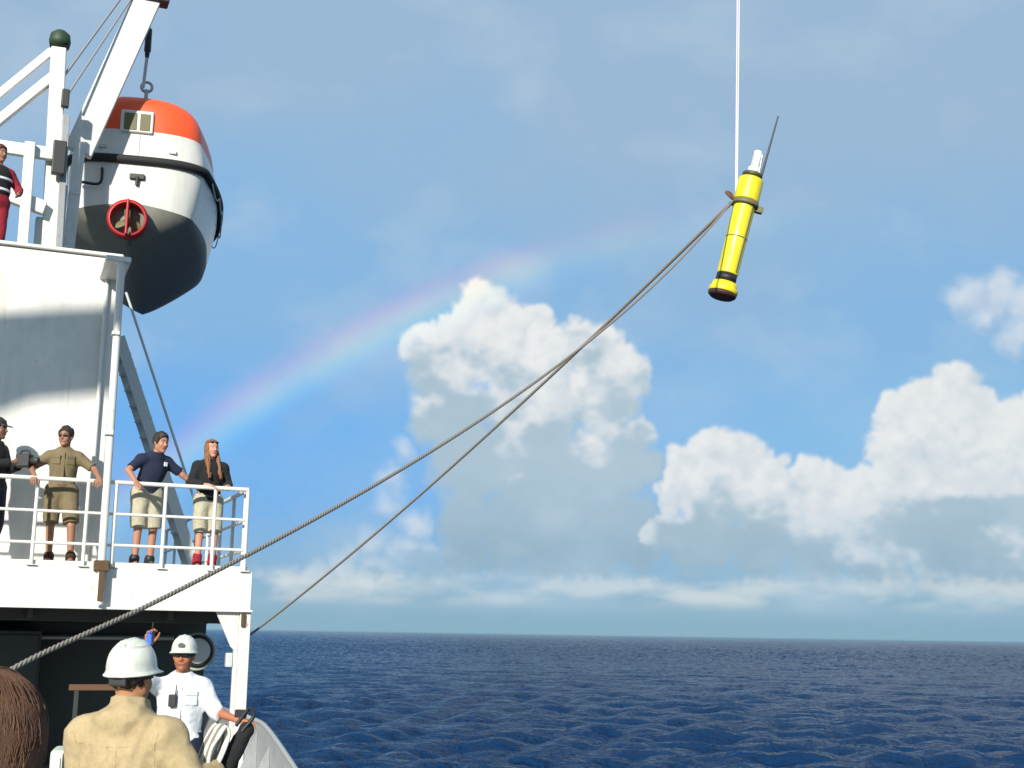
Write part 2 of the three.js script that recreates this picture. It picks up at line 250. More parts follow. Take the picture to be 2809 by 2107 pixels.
{
  const b = shipThing('bulwark', 'grey steel bulwark with a sloping end beside the white corner post', 'bulwark', [0, 0, 0]);
  const side = (pts, th) => ext(pts, th).rotateY(Math.PI / 2);   // shape x -> -z (forward is -z)
  part('plate', side([[-2.9, 0.004], [0.3, 0.004], [0.3, 0.8], [-0.6, 0.8], [-1.1, 0.77], [-2.9, 0.41], [-3.5, 0.25], [-3.5, 0.004]].map(([f, y]) => [f, y]), 0.02).translate(0.055, 0, 0), M.greyPaint, b);
  part('forward_plate', side([[0.32, 0.004], [8, 0.004], [8, 0.8], [0.32, 0.8]], 0.02).translate(0.055, 0, 0), M.greyPaint, b);
  part('top_rail', tubeG([[0.065, 0.815, -8], [0.065, 0.815, -4], [0.065, 0.815, 0.55], [0.065, 0.785, 1.1], [0.065, 0.425, 2.9], [0.065, 0.265, 3.5]], 0.03, 60), M.greyPaint, b);
  for (const f of [-2.4, -1.5, -0.75]) part('stay_plate', ext([[0, 0.004], [-0.3, 0.004], [0, f < -2 ? 0.45 : f < -1 ? 0.6 : 0.72]], 0.015, 0.002).translate(0.045, 0, -f), M.greyPaint, b);
}

// ---------------------------------------------------------------- inclined ladder up the starboard side
{
  const l = shipThing('inclined_ladder', 'pale grey inclined ladder behind the person in navy at the railing', 'ladder', [-0.2, 2.65, 3.0]);
  for (const f of [0, 0.6]) part('stringer', beam([0, 0.02, -f], [-1.4, 3.6, -f], 0.03, 0.16), M.lightGrey, l);
  for (let k = 1; k < 15; k++) { const t = k / 15; part('tread', box(-1.4 * t - 0.1, -1.4 * t + 0.1, 3.6 * t - 0.015, 3.6 * t + 0.015, -0.58, -0.02, 0.004), M.lightGrey, l); }
  part('handrail', bar([0.0, 0.85, -0.0], [-1.35, 4.3, -0.0], 0.02), M.lightGrey, l);
}

// ---------------------------------------------------------------- railings
function railing(name, label, p, q, posts) {
  const t = shipThing(name, label, 'railing', [p[0], 2.65, p[1]], 'white pipe railings of the upper deck'), L = Math.hypot(q[0] - p[0], q[1] - p[1]), dx = (q[0] - p[0]) / L, dz = -(q[1] - p[1]) / L;
  [[1.07, 0.028], [0.67, 0.02], [0.28, 0.02]].forEach(([y, r]) => part('rail', bar([0, y, 0], [dx * L, y, dz * L], r), M.rail, t));
  for (const s of posts) { const o = part('post', bar([dx * s, 0.0, dz * s], [dx * s, 1.05, dz * s], 0.024), M.rail, t); part('foot_plate', box(dx * s - 0.06, dx * s + 0.06, 0, 0.012, dz * s - 0.06, dz * s + 0.06, 0.003), M.rail, o); }
}
railing('railing', 'white three bar pipe railing along the aft edge of the upper deck', [-0.08, 0.02], [-6, 0.02], [0, 0.42, 1.05, 1.66, 2.0, 2.6, 3.3, 4.2, 5.2]);
railing('railing', 'white pipe railing running forward from the corner behind the standing woman', [-0.08, 0.12], [-0.08, 8.5], [0.05, 0.9, 1.9, 3, 4.2, 5.4, 6.6, 7.8]);

// ---------------------------------------------------------------- lifeboat
{
  const b = thing('lifeboat', 'orange topped white enclosed lifeboat hanging from the davit', 'lifeboat', [-6.38, 8.2, -20.72], R(13));
  const L = 6.2, B = 1.37, YG = 1.4, cap = 0.06;
  const half = (t) => B * (t < 0.35 ? 0.76 + 0.24 * Math.sin(Math.PI / 2 * t / 0.35) : Math.cos(Math.PI / 2 * Math.pow((t - 0.35) / 0.65, 1.7)));
  const keel = (t) => -0.2 + 0.28 * Math.pow(clamp(1 - t / 0.16), 1.5) + 0.75 * Math.pow(clamp((t - 0.6) / 0.4), 2.2);
  const stations = []; for (let k = 0; k <= 9; k++) { const p = k / 9 * Math.PI / 2; stations.push([cap * (1 - Math.cos(p)), Math.max(0.0015, Math.pow(Math.sin(p), 0.6))]); } for (let k = 1; k <= 34; k++) stations.push([cap + (1 - cap) * k / 34, 1]);
  const sheer = (t) => YG + 0.22 * Math.pow(Math.abs(t - 0.45), 2);
  function loft(section, n) { const pos = [], idx = [], S = stations.length; stations.forEach(([t, sc]) => { const hb = Math.max(0.004, half(t)) * sc; for (let i = 0; i <= n; i++) { const [x, y] = section(i / n, hb, t, sc); pos.push(x, y, -t * L); } });
    for (let s = 0; s < S - 1; s++) for (let i = 0; i < n; i++) { const a = s * (n + 1) + i, c = a + n + 1; idx.push(a, c, a + 1, a + 1, c, c + 1); }
    const g = new THREE.BufferGeometry(); g.setAttribute('position', new THREE.Float32BufferAttribute(pos, 3)); g.setIndex(idx); g.computeVertexNormals(); return uvm(g); }
  const endY = (y, t, sc) => { const g = sheer(t); return g - (g - y) * (0.86 + 0.14 * sc); };
  const SHADE_TOP = 0.58;   // below this height the hull colour is darkened to stand in for shade
  const hullPt = (u, hb, t) => { const k = keel(t), g = sheer(t); const phi = u * Math.PI / 2; const ch = [0.86, k + 0.42 * (g - k)], soft = [hb * Math.pow(Math.sin(phi), 0.62), k + (g - k) * (1 - Math.pow(Math.cos(phi), 0.85))], v = u < 0.55 ? [hb * ch[0] * u / 0.55, k + (ch[1] - k) * u / 0.55] : [hb * (ch[0] + (1 - ch[0]) * (u - 0.55) / 0.45), ch[1] + (g - ch[1]) * (u - 0.55) / 0.45]; return [soft[0] * 0.25 + v[0] * 0.75, soft[1] * 0.25 + v[1] * 0.75]; };
  const cut = (t) => { let lo = 0, hi = 1; for (let i = 0; i < 18; i++) { const m = (lo + hi) / 2; if (hullPt(m, 1, t)[1] < SHADE_TOP + 0.35 * clamp((t - 0.7) / 0.3)) lo = m; else hi = m; } return lo; };
  const upper = (s) => loft((u, hb, t, sc) => { const c = cut(t), p = hullPt(c + (1 - c) * u, hb, t); return [s * p[0], endY(p[1], t, sc)]; }, 10);
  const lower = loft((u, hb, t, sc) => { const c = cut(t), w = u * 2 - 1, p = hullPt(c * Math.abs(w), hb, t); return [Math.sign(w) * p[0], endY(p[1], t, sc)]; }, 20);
  part('hull', [upper(1), upper(-1)], M.boatWhite, b);
  part('hull_bottom_shade', lower, M.boatBottomShade, b);
  // topsides above the fender, then the canopy
  const top1 = (s) => loft((u, hb, t, sc) => [s * hb * (1 - 0.09 * u * u), sheer(t) + 0.02 + 0.52 * u], 8);
  const cabin = part('topsides', [top1(1), top1(-1)], M.boatWhite, b);
  const cn = part('canopy', loft((u, hb, t, sc) => { const w = u * 2 - 1, ph = Math.abs(w) * Math.PI / 2, rise = 0.72 * (1 - 0.55 * Math.pow(clamp((t - 0.55) / 0.45), 2)) * Math.pow(sc, 0.6); return [Math.sign(w) * hb * 0.915 * Math.pow(Math.sin(ph), 0.7), sheer(t) + 0.52 + rise * Math.pow(Math.cos(ph), 0.75)]; }, 26), M.orange, b);
  const hatch = part('hatch', box(-0.3, 0.24, 1.92, 2.32, -0.6, 0.05, 0.03), M.boatWhite, b);
  part('window', [box(-0.24, -0.03, 1.96, 2.26, 0.03, 0.062, 0.01), box(0.02, 0.19, 1.96, 2.26, 0.03, 0.06, 0.01)], M.olive, hatch);
  for (const x of [-0.62, 0.62]) part('canopy_rib', tubeG([[x, 1.95, -0.1], [x * 0.97, 2.3, -0.2], [x * 0.85, 2.55, -0.5], [x * 0.7, 2.64, -1.2]], 0.03, 20), M.orange, b);
  const edge = []; for (let k = stations.length - 1; k >= 0; k--) { const [t, sc] = stations[k]; edge.push([-half(t) * sc - 0.02, sheer(t), -t * L + (sc < 1 ? 0.02 : 0)]); } for (let k = 1; k < stations.length; k++) { const [t, sc] = stations[k]; edge.push([half(t) * sc + 0.02, sheer(t), -t * L + (sc < 1 ? 0.02 : 0)]); }
  part('fender', tubeG(edge, 0.078, 220, 8), M.rubber, b);
  const ring = part('propeller_guard', [lathe([[0.27, -0.11], [0.32, -0.1], [0.33, 0.09], [0.285, 0.11], [0.27, 0.1], [0.27, -0.11]], 36).rotateX(Math.PI / 2).translate(-0.06, 0.36, 0.1)], M.red, b);
  const blades = []; for (let k = 0; k < 3; k++) blades.push(new THREE.SphereGeometry(0.1, 12, 8).scale(0.75, 1.15, 0.12).rotateY(0.5).translate(0, 0.13, 0).rotateZ(k * 2.094)); blades.push(new THREE.SphereGeometry(0.06, 12, 8));
  part('propeller', blades.map((g) => g.translate(-0.06, 0.36, 0.05)), M.olive, b);
  part('rudder', box(-0.08, -0.04, 0.05, 0.66, 0.13, 0.34, 0.015), M.red, b);
  part('skeg', box(-0.1, -0.02, 0.0, 0.2, -4.6, 0.05, 0.02), M.boatBottomShade, b);
  part('grab_handle', [tubeG([[-0.86, 0.98, -0.06], [-0.84, 0.96, 0.06], [-0.55, 0.96, 0.08], [-0.53, 1.22, 0.07], [-0.54, 1.24, -0.02]], 0.024, 24)], M.black, b);
  part('mooring_fitting', [box(-0.09, 0.16, 1.1, 1.2, -0.05, 0.05, 0.02), bar([0.04, 1.0, 0.03], [0.04, 1.14, 0.05], 0.03)], M.darkSteel, b);
  for (const sg of [-1, 1]) for (let k = 0; k < 6; k++) { const t0 = 0.1 + k * 0.12, q = []; for (let i = 0; i <= 6; i++) { const t = t0 + i / 6 * 0.12; q.push([sg * (half(t) + 0.075), sheer(t) - 0.05 - 0.16 * Math.sin(i / 6 * Math.PI), -t * L]); } part('grab_line', tubeG(q, 0.012, 16, 6), M.ropeWhite, b); }
  part('reflective_tape', [box(-0.62, -0.5, 1.62, 1.68, -0.1, 0.004, 0.003)], M.lightGrey, b); part('reflective_tape', [box(0.52, 0.64, 1.62, 1.68, -0.1, 0.004, 0.003)], M.lightGrey, b);
  part('vent_slot', box(-0.005, 0.035, 1.5, 1.9, -0.03, 0.012, 0.006), M.lightGrey, b);
  part('lifting_hook', [bar([0.06, 2.4, -0.32], [0.06, 2.85, -0.32], 0.035), new THREE.TorusGeometry(0.09, 0.025, 8, 18).translate(0.06, 2.9, -0.32)], M.steel, b);
}

// ---------------------------------------------------------------- davit
{
  const d = shipThing('davit', 'white steel lifeboat davit with leaning arm and square column', 'davit', [-2.6, 5.9, 4.22]);
  const P = (a, y, f = 4.0) => [a + 2.6, y - 5.9, 4 - f];
  part('column', [beam(P(-2.62, 5.91, 3.6), P(-2.80, 11.05, 3.6), 0.24, 0.24)], M.trim, d);
  part('column_head', [lathe([[0, 0], [0.15, 0.02], [0.17, 0.12], [0.15, 0.24], [0.08, 0.3], [0, 0.31]], 16).translate(...P(-2.79, 11.06, 3.6))], M.green, d);
  part('davit_arm', [beam(P(-2.42, 5.91), P(-2.36, 8.85), 0.2, 0.18), beam(P(-2.36, 8.75), P(-2.34, 9.65), 0.22, 0.18), beam(P(-2.36, 9.5), P(-1.42, 12.5), 0.18, 0.44)], M.trim, d);
  part('arm_head', beam(P(-1.55, 12.45), P(-1.1, 12.45), 0.3, 0.22), M.darkSteel, d);
  part('brace', [beam(P(-4.6, 8.9, 3.5), P(-2.9, 11.0, 3.6), 0.1, 0.12), beam(P(-4.6, 8.45, 3.5), P(-2.86, 10.55, 3.6), 0.2, 0.14)], M.trim, d);
  part('cross_beam', [beam(P(-4.6, 9.2, 3.4), P(-2.75, 9.2, 3.4), 0.12, 0.2), beam(P(-4.4, 8.7, 3.3), P(-2.8, 8.3, 3.4), 0.14, 0.22), beam(P(-3.05, 5.91, 3.3), P(-3.1, 9.3, 3.3), 0.16, 0.16)], M.trim, d);
  part('winch_housing', [box(...[-0.32, -0.02, 0.002, 2.3, 0.15, 0.5], 0.03), box(-0.08, 0.12, 1.2, 2.9, 0.1, 0.42, 0.03)], M.lightGrey, d);
  part('platform', [box(-1.6, -0.2, 0.83, 0.93, 0.3, 2.4, 0.01), box(-1.5, -1.4, 0, 0.83, 0.4, 0.5), box(-0.4, -0.3, 0, 0.83, 0.4, 0.5), box(-1.5, -1.4, 0, 0.83, 2.2, 2.3), box(-0.4, -0.3, 0, 0.83, 2.2, 2.3)], M.greyPaint, d);
  part('control_box', box(-0.16, 0.04, 2.95, 3.5, 0.62, 0.75, 0.02), M.darkSteel, d); part('control_box', box(-0.1, 0.02, 4.1, 4.4, 0.55, 0.66, 0.02), M.darkSteel, d);
  part('guide_rail', [beam(P(-2.5, 5.92, 3.45), P(-2.6, 9.9, 3.45), 0.07, 0.1)], M.greyPaint, d);
  part('fall_wire', [bar(P(-2.68, 10.6, 3.55), P(-1.8, 12.45, 3.9), 0.022), bar(P(-2.6, 10.3, 3.55), P(-1.7, 12.35, 3.9), 0.018)], M.wire, d);
  const blk = part('fall_block', [bar(P(-1.36, 11.62, 4.35), P(-1.36, 12.02, 4.35), 0.06, 0.055), bar(P(-1.36, 11.5, 4.35), P(-1.36, 11.64, 4.35), 0.035, 0.05)], M.black, d);
  part('fall_rope', bar(P(-1.375, 11.0, 4.5), P(-1.36, 11.52, 4.35), 0.028), M.lightGrey, blk); part('fall_rope', bar(P(-1.36, 12.0, 4.35), P(-1.38, 12.5, 4.1), 0.025), M.lightGrey, blk);
}

// ---------------------------------------------------------------- crane whose boom carries the float (its boom shades the wall)
{
  const c = thing('deck_crane', 'white ship crane with a long box boom reaching over the deck', 'crane', [-13.2, 0, -9.2]);
  part('pedestal', [lathe([[0.9, 0], [0.9, 0.25], [0.6, 0.3], [0.6, 5.4], [0.75, 5.5], [0.75, 5.9], [0, 5.9]], 28)], M.trim, c);
  part('cab', box(-0.9, 0.7, 5.92, 7.4, -0.8, 0.7, 0.06), M.trim, c);
  part('boom', beam([0.4, 6.95, 0], [15.3, 12.75, -0.72], 0.5, 0.95), M.trim, c);
  part('boom_head', [bar([15.2, 12.7, -0.95], [15.2, 12.7, -0.45], 0.28, 0.28, 24)], M.darkSteel, c);
  part('luffing_ram', bar([0.6, 4.9, 0.0], [5.0, 8.3, -0.25], 0.14), M.steel, c);
}

// ---------------------------------------------------------------- yellow float and its lines
{
  const t = thing('profiling_float', 'yellow instrument float with white sensor mast hanging on a line', 'float', [1.655, 4.56, -10]);
  t.rotation.z = -R(14.6); const s = 1;
  part('foot', lathe([[0, 0.03], [0.1, 0.03], [0.118, 0.045], [0.118, 0.075], [0.104, 0.09], [0.1, 0.125], [0.06, 0.135], [0, 0.135]], 32), M.yellow, t);
  part('foot_ring', lathe([[0, 0], [0.09, 0.002], [0.112, 0.02], [0.116, 0.043], [0, 0.04]], 32), std(0.05, 0.02, 0.012, 0.6), t);
  part('lower_clamp', lathe([[0, 0.13], [0.082, 0.132], [0.082, 0.2], [0, 0.202]], 28), M.black, t);
  const body = part('body', lathe([[0, 0.19], [0.079, 0.192], [0.085, 0.21], [0.088, 0.8], [0.08, 0.812], [0, 0.814]], 36), M.yellow, t);
  part('upper_body', lathe([[0, 0.83], [0.096, 0.832], [0.103, 0.845], [0.101, 1.02], [0.09, 1.034], [0, 1.036]], 36), M.yellow, t);
  part('seam', [lathe([[0.0865, 0.505], [0.0885, 0.508], [0.0885, 0.514], [0.0865, 0.517]], 28), bar([0.055, 0.22, 0.062], [0.058, 0.79, 0.064], 0.008)], M.olive, body);
  part('clamp_ring', [lathe([[0.084, 0.79], [0.108, 0.792], [0.11, 0.806], [0.108, 0.832], [0.084, 0.834]], 32), box(0.09, 0.15, 0.765, 0.82, -0.025, 0.025)], M.olive, t);
  part('sling', [tubeG([[-0.09, 0.81, 0.03], [-0.14, 0.83, 0.05], [-0.17, 0.86, 0.03], [-0.13, 0.87, -0.02], [-0.09, 0.83, -0.03]], 0.014, 24)], M.brown, t);
  part('top_cap', lathe([[0, 1.03], [0.082, 1.032], [0.082, 1.075], [0.06, 1.085], [0, 1.085]], 28), std(0.05, 0.05, 0.01, 0.5), t);
  part('sensor_mast', [lathe([[0, 1.08], [0.048, 1.081], [0.048, 1.13], [0.034, 1.135], [0.034, 1.26], [0.03, 1.278], [0, 1.28]], 20)], M.whitePlastic, t);
  part('sensor_guard', [bar([0.045, 1.09, 0.02], [0.036, 1.25, 0.02], 0.008), bar([-0.03, 1.09, 0.035], [-0.028, 1.25, 0.025], 0.006)], M.steel, t);
  part('whip_antenna', bar([0.07, 1.06, 0.01], [0.085, 1.62, 0.0], 0.011, 0.006), M.darkSteel, t);
}
// laid rope: three strands twisted round the centre line
function rope(name, label, pts, r, m, pitch, group) {
  const curve = new THREE.CatmullRomCurve3(pts.map((p) => V(...p))), len = curve.getLength(), n = Math.ceil(len / pitch * 9), geos = [];
  const fr = [], up = V(0, 1, 0); for (let i = 0; i <= n; i++) { const p = curve.getPointAt(i / n), t = curve.getTangentAt(i / n), s = t.clone().cross(up).normalize(), u = s.clone().cross(t); fr.push([p, s, u]); }
  for (let k = 0; k < 3; k++) { const pos = [], idx = [], Q = 6; for (let i = 0; i <= n; i++) { const [p, s, u] = fr[i], a = i / n * len / pitch * 2 * Math.PI + k * 2.094, cx = Math.cos(a) * r * 0.42, cy = Math.sin(a) * r * 0.42; for (let q = 0; q < Q; q++) { const b = q / Q * 2 * Math.PI, x = cx + Math.cos(b) * r * 0.6, y = cy + Math.sin(b) * r * 0.6; pos.push(p.x + s.x * x + u.x * y, p.y + s.y * x + u.y * y, p.z + s.z * x + u.z * y); } }
    for (let i = 0; i < n; i++) for (let q = 0; q < Q; q++) { const a = i * Q + q, b = i * Q + (q + 1) % Q; idx.push(a, a + Q, b, b, a + Q, b + Q); }
    const g = new THREE.BufferGeometry(); g.setAttribute('position', new THREE.Float32BufferAttribute(pos, 3)); g.setIndex(idx); g.computeVertexNormals(); geos.push(g); }
  const o = new THREE.Mesh(merged(geos), m); o.name = numbered(name); o.userData = { label, category: 'rope' }; if (group) o.userData.group = group; scene.add(o); return o;
}
const sagLine = (p, q, sag, n = 14) => Array.from({ length: n + 1 }, (_, i) => { const t = i / n; return [p[0] + (q[0] - p[0]) * t, p[1] + (q[1] - p[1]) * t - 4 * sag * t * (1 - t), p[2] + (q[2] - p[2]) * t]; });
rope('tag_line', 'dark tag line running from the float over to the person with long brown hair', sagLine([1.76, 5.37, -9.97], [-1.286, 1.783, -3.4], 0.28).concat([[-1.35, 1.71, -3.33], [-1.38, 1.56, -3.35], [-1.37, 1.38, -3.4], [-1.35, 1.1, -3.4]]), 0.0078, M.rope, 0.05);
rope('tag_line', 'grey tag line running from the float down behind the white corner post', sagLine([1.75, 5.36, -10.02], [-3.579, 1.763, -17.774], 0.15), 0.0155, M.rope, 0.075);
{ const o = thing('lifting_line', 'pale doubled lifting line rising straight up from the yellow float', 'rope', [1.79, 5.4, -10]); for (const d of [-0.014, 0.016]) part('line', bar([d * 0.4, 0, 0], [0.19 + d, 7.4, 0.05], 0.006, 0.006, 8), M.lineLight, o); }

// ---------------------------------------------------------------- gear on the covered deck
{
  const r = shipThing('hose_reel', 'round pale grey hose reel with dark rim beside the corner post', 'hose reel', [-0.42, 0.002, 1.3]);
  part('stand', [box(-0.04, 0.04, 0, 1.62, -0.2, -0.12), box(-0.2, 0.2, 0, 0.04, -0.3, 0.1)], M.darkSteel, r);
  part('drum_face', lathe([[0, 0], [0.15, 0.0], [0.17, 0.02], [0.17, 0.06], [0, 0.06]], 32).rotateX(Math.PI / 2).translate(0, 1.62, 0), M.lightGrey, r);
  part('rim', new THREE.TorusGeometry(0.19, 0.026, 10, 36).translate(0, 1.62, 0.02), M.black, r);
  part('hose', [new THREE.TorusGeometry(0.235, 0.022, 10, 40).translate(0, 1.61, -0.03), new THREE.TorusGeometry(0.225, 0.022, 10, 40).translate(0, 1.62, -0.075)], std(0.34, 0.38, 0.3, 0.6), r);
}
{
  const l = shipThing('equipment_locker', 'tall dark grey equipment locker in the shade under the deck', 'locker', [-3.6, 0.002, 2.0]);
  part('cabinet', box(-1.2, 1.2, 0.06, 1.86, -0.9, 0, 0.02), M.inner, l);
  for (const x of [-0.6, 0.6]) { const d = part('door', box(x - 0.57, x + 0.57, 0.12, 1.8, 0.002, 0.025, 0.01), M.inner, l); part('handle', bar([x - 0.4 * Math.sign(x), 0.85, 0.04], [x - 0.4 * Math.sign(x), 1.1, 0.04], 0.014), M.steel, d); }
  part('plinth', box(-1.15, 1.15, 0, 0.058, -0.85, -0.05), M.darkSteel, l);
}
{
  const w = shipThing('timber_rail', 'brown timber barrier rail in front of the dark bay', 'barrier', [-1.3, 0.002, 1.2]);
  part('plank', box(-0.75, 0.55, 1.1, 1.18, -0.03, 0.03, 0.01), M.brown, w);
  for (const x of [-0.65, 0.45]) part('upright', box(x - 0.03, x + 0.03, 0, 1.1, -0.028, 0.028), M.darkSteel, w);
}
{
  const c = thing('control_console', 'pale control console with a black screen behind the man in tan', 'console', [-2.44, 0, -8], R(14));
  part('casing', box(-0.25, 0.22, 0.02, 1.2, -0.2, 0.12, 0.02), std(0.55, 0.58, 0.46, 0.5), c);
  part('screen', box(-0.18, 0.2, 0.98, 1.185, 0.118, 0.135, 0.006), M.black, c);
  part('label_plate', box(-0.18, 0.2, 0.86, 0.965, 0.118, 0.13, 0.006), std(0.35, 0.4, 0.5, 0.5), c);
  for (let k = 0; k < 4; k++) part('switch_cover', box(-0.24, -0.19, 0.78 + k * 0.1, 0.86 + k * 0.1, 0.118, 0.132, 0.006), M.whitePlastic, c);
}

// ---------------------------------------------------------------- people: distance fields meshed with surface nets
function nets(sdf, lo, hi, cell) {
  const nx = Math.ceil((hi[0] - lo[0]) / cell) + 1, ny = Math.ceil((hi[1] - lo[1]) / cell) + 1, nz = Math.ceil((hi[2] - lo[2]) / cell) + 1, F = new Float32Array(nx * ny * nz);
  for (let k = 0, o = 0; k < nz; k++) for (let j = 0; j < ny; j++) for (let i = 0; i < nx; i++, o++) F[o] = sdf(lo[0] + i * cell, lo[1] + j * cell, lo[2] + k * cell);
  const id = new Int32Array(nx * ny * nz).fill(-1), pos = [], idx = [], at = (i, j, k) => i + nx * (j + ny * k);
  for (let k = 0; k < nz - 1; k++) for (let j = 0; j < ny - 1; j++) for (let i = 0; i < nx - 1; i++) {
    let sx = 0, sy = 0, sz = 0, n = 0, neg = 0; const v = [];
    for (let c = 0; c < 8; c++) { const f = F[at(i + (c & 1), j + ((c >> 1) & 1), k + (c >> 2))]; v.push(f); if (f < 0) neg++; }
    if (!neg || neg === 8) continue;
    for (let c = 0; c < 8; c++) for (const b of [1, 2, 4]) if (!(c & b)) { const d = c | b; if ((v[c] < 0) !== (v[d] < 0)) { const t = v[c] / (v[c] - v[d]); sx += (c & 1) + (b === 1 ? t : 0); sy += ((c >> 1) & 1) + (b === 2 ? t : 0); sz += (c >> 2) + (b === 4 ? t : 0); n++; } }
    id[at(i, j, k)] = pos.length / 3; pos.push(lo[0] + (i + sx / n) * cell, lo[1] + (j + sy / n) * cell, lo[2] + (k + sz / n) * cell);
  }
  const quad = (a, b, c, d, flip) => { if (a < 0 || b < 0 || c < 0 || d < 0) return; flip ? idx.push(a, c, b, a, d, c) : idx.push(a, b, c, a, c, d); };
  for (let k = 1; k < nz - 1; k++) for (let j = 1; j < ny - 1; j++) for (let i = 1; i < nx - 1; i++) {
    const f = F[at(i, j, k)];
    const fx = F[at(i + 1, j, k)]; if ((f < 0) !== (fx < 0)) quad(id[at(i, j - 1, k - 1)], id[at(i, j, k - 1)], id[at(i, j, k)], id[at(i, j - 1, k)], f >= 0);
    const fy = F[at(i, j + 1, k)]; if ((f < 0) !== (fy < 0)) quad(id[at(i - 1, j, k - 1)], id[at(i - 1, j, k)], id[at(i, j, k)], id[at(i, j, k - 1)], f >= 0);
    const fz = F[at(i, j, k + 1)]; if ((f < 0) !== (fz < 0)) quad(id[at(i - 1, j - 1, k)], id[at(i, j - 1, k)], id[at(i, j, k)], id[at(i - 1, j, k)], f >= 0);
  }
  const g = new THREE.BufferGeometry(); g.setAttribute('position', new THREE.Float32BufferAttribute(pos, 3)); g.setIndex(idx); g.computeVertexNormals(); return g;
}
const smin = (a, b, k) => { const h = Math.max(k - Math.abs(a - b), 0) / k; return Math.min(a, b) - h * h * k * 0.25; };
// primitives: capsule {a,b,r,s,cut} and ellipsoid {c,e}
function dPrim(p, x, y, z) {
  if (p.e) { const ax = (x - p.c[0]) / p.e[0], ay = (y - p.c[1]) / p.e[1], az = (z - p.c[2]) / p.e[2], k0 = Math.hypot(ax, ay, az), k1 = Math.hypot(ax / p.e[0], ay / p.e[1], az / p.e[2]); return k1 < 1e-9 ? -Math.min(...p.e) : k0 * (k0 - 1) / k1; }
  const bx = p.b[0] - p.a[0], by = p.b[1] - p.a[1], bz = p.b[2] - p.a[2], qx = x - p.a[0], qy = y - p.a[1], qz = z - p.a[2];
  const h = clamp((qx * bx + qy * by + qz * bz) / (bx * bx + by * by + bz * bz)); let d = Math.hypot(qx - bx * h, qy - by * h, qz - bz * h) - (p.r + (p.s - p.r) * h);
  if (p.cut) d = Math.max(d, (x - p.cut[0]) * p.cut[3] + (y - p.cut[1]) * p.cut[4] + (z - p.cut[2]) * p.cut[5]); return d;
}
function field(prims, k, extra) { return (x, y, z) => { let d = 9; for (const p of prims) d = smin(d, dPrim(p, x, y, z), p.k ?? k); return extra ? extra(d, x, y, z) : d; }; }
function bounds(prims, m) { const lo = [9, 9, 9], hi = [-9, -9, -9]; for (const p of prims) for (let c = 0; c < 3; c++) { if (p.e) { lo[c] = Math.min(lo[c], p.c[c] - p.e[c]); hi[c] = Math.max(hi[c], p.c[c] + p.e[c]); } else { const r = Math.max(p.r, p.s); lo[c] = Math.min(lo[c], p.a[c] - r, p.b[c] - r); hi[c] = Math.max(hi[c], p.a[c] + r, p.b[c] + r); } } return [lo.map((v) => v - m), hi.map((v) => v + m)]; }
const meshPrims = (prims, k, cell, extra, m = 0.03) => { const [lo, hi] = bounds(prims, m); return nets(field(prims, k, extra), lo, hi, cell); };
const cap = (a, b, r, s = r, o = {}) => ({ a, b, r, s, ...o }), ell = (c, e, o = {}) => ({ c, e, ...o });
const add = (a, b, t = 1) => [a[0] + b[0] * t, a[1] + b[1] * t, a[2] + b[2] * t], sub = (a, b) => [a[0] - b[0], a[1] - b[1], a[2] - b[2]], mixp = (a, b, t) => add(a, sub(b, a), t), nrm = (a) => { const l = Math.hypot(...a); return a.map((v) => v / l); };
const cross = (a, b) => [a[1] * b[2] - a[2] * b[1], a[2] * b[0] - a[0] * b[2], a[0] * b[1] - a[1] * b[0]];
const paint = (g, fn) => { const p = g.attributes.position, c = new Float32Array(p.count * 3); for (let i = 0; i < p.count; i++) c.set(fn(p.getX(i), p.getY(i), p.getZ(i)), i * 3); g.setAttribute('color', new THREE.BufferAttribute(c, 3)); return g; };

const HEAD = (() => {   // origin at the middle of the head, face towards +z
  const prims = [ell([0, 0.03, -0.012], [0.077, 0.088, 0.098]), ell([0, -0.035, 0.028], [0.06, 0.082, 0.062]), cap([0.048, -0.055, 0], [0.012, -0.1, 0.058], 0.022, 0.015), cap([-0.048, -0.055, 0], [-0.012, -0.1, 0.058], 0.022, 0.015), ell([0, -0.102, 0.066], [0.017, 0.014, 0.015], { k: 0.02 }), ell([0.038, -0.03, 0.06], [0.02, 0.022, 0.018]), ell([-0.038, -0.03, 0.06], [0.02, 0.022, 0.018]), cap([0.012, 0.027, 0.084], [0.046, 0.026, 0.068], 0.01, 0.009, { k: 0.015 }), cap([-0.012, 0.027, 0.084], [-0.046, 0.026, 0.068], 0.01, 0.009, { k: 0.015 }), cap([0, 0.01, 0.088], [0, -0.028, 0.108], 0.007, 0.011, { k: 0.014 }), cap([0.011, -0.032, 0.094], [-0.011, -0.032, 0.094], 0.009, 0.009, { k: 0.012 }), cap([-0.02, -0.062, 0.083], [0.02, -0.062, 0.083], 0.008, 0.008, { k: 0.012 }), ell([0.079, -0.004, -0.008], [0.01, 0.032, 0.019], { k: 0.008 }), ell([-0.079, -0.004, -0.008], [0.01, 0.032, 0.019], { k: 0.008 }), cap([0, -0.05, -0.02], [0, -0.185, -0.03], 0.052, 0.056)];
  const soc = [ell([0.031, 0.006, 0.098], [0.019, 0.013, 0.018]), ell([-0.031, 0.006, 0.098], [0.019, 0.013, 0.018])], eye = [ell([0.031, 0.006, 0.074], [0.013, 0.012, 0.013]), ell([-0.031, 0.006, 0.074], [0.013, 0.012, 0.013])];
  const f = field(prims, 0.03), e = (d, x, y, z) => { for (const s of soc) d = Math.max(d, -dPrim(s, x, y, z)); for (const s of eye) d = Math.min(d, dPrim(s, x, y, z)); return d; };
  return nets((x, y, z) => e(f(x, y, z), x, y, z), [-0.12, -0.22, -0.13], [0.12, 0.14, 0.14], 0.0062);
})();
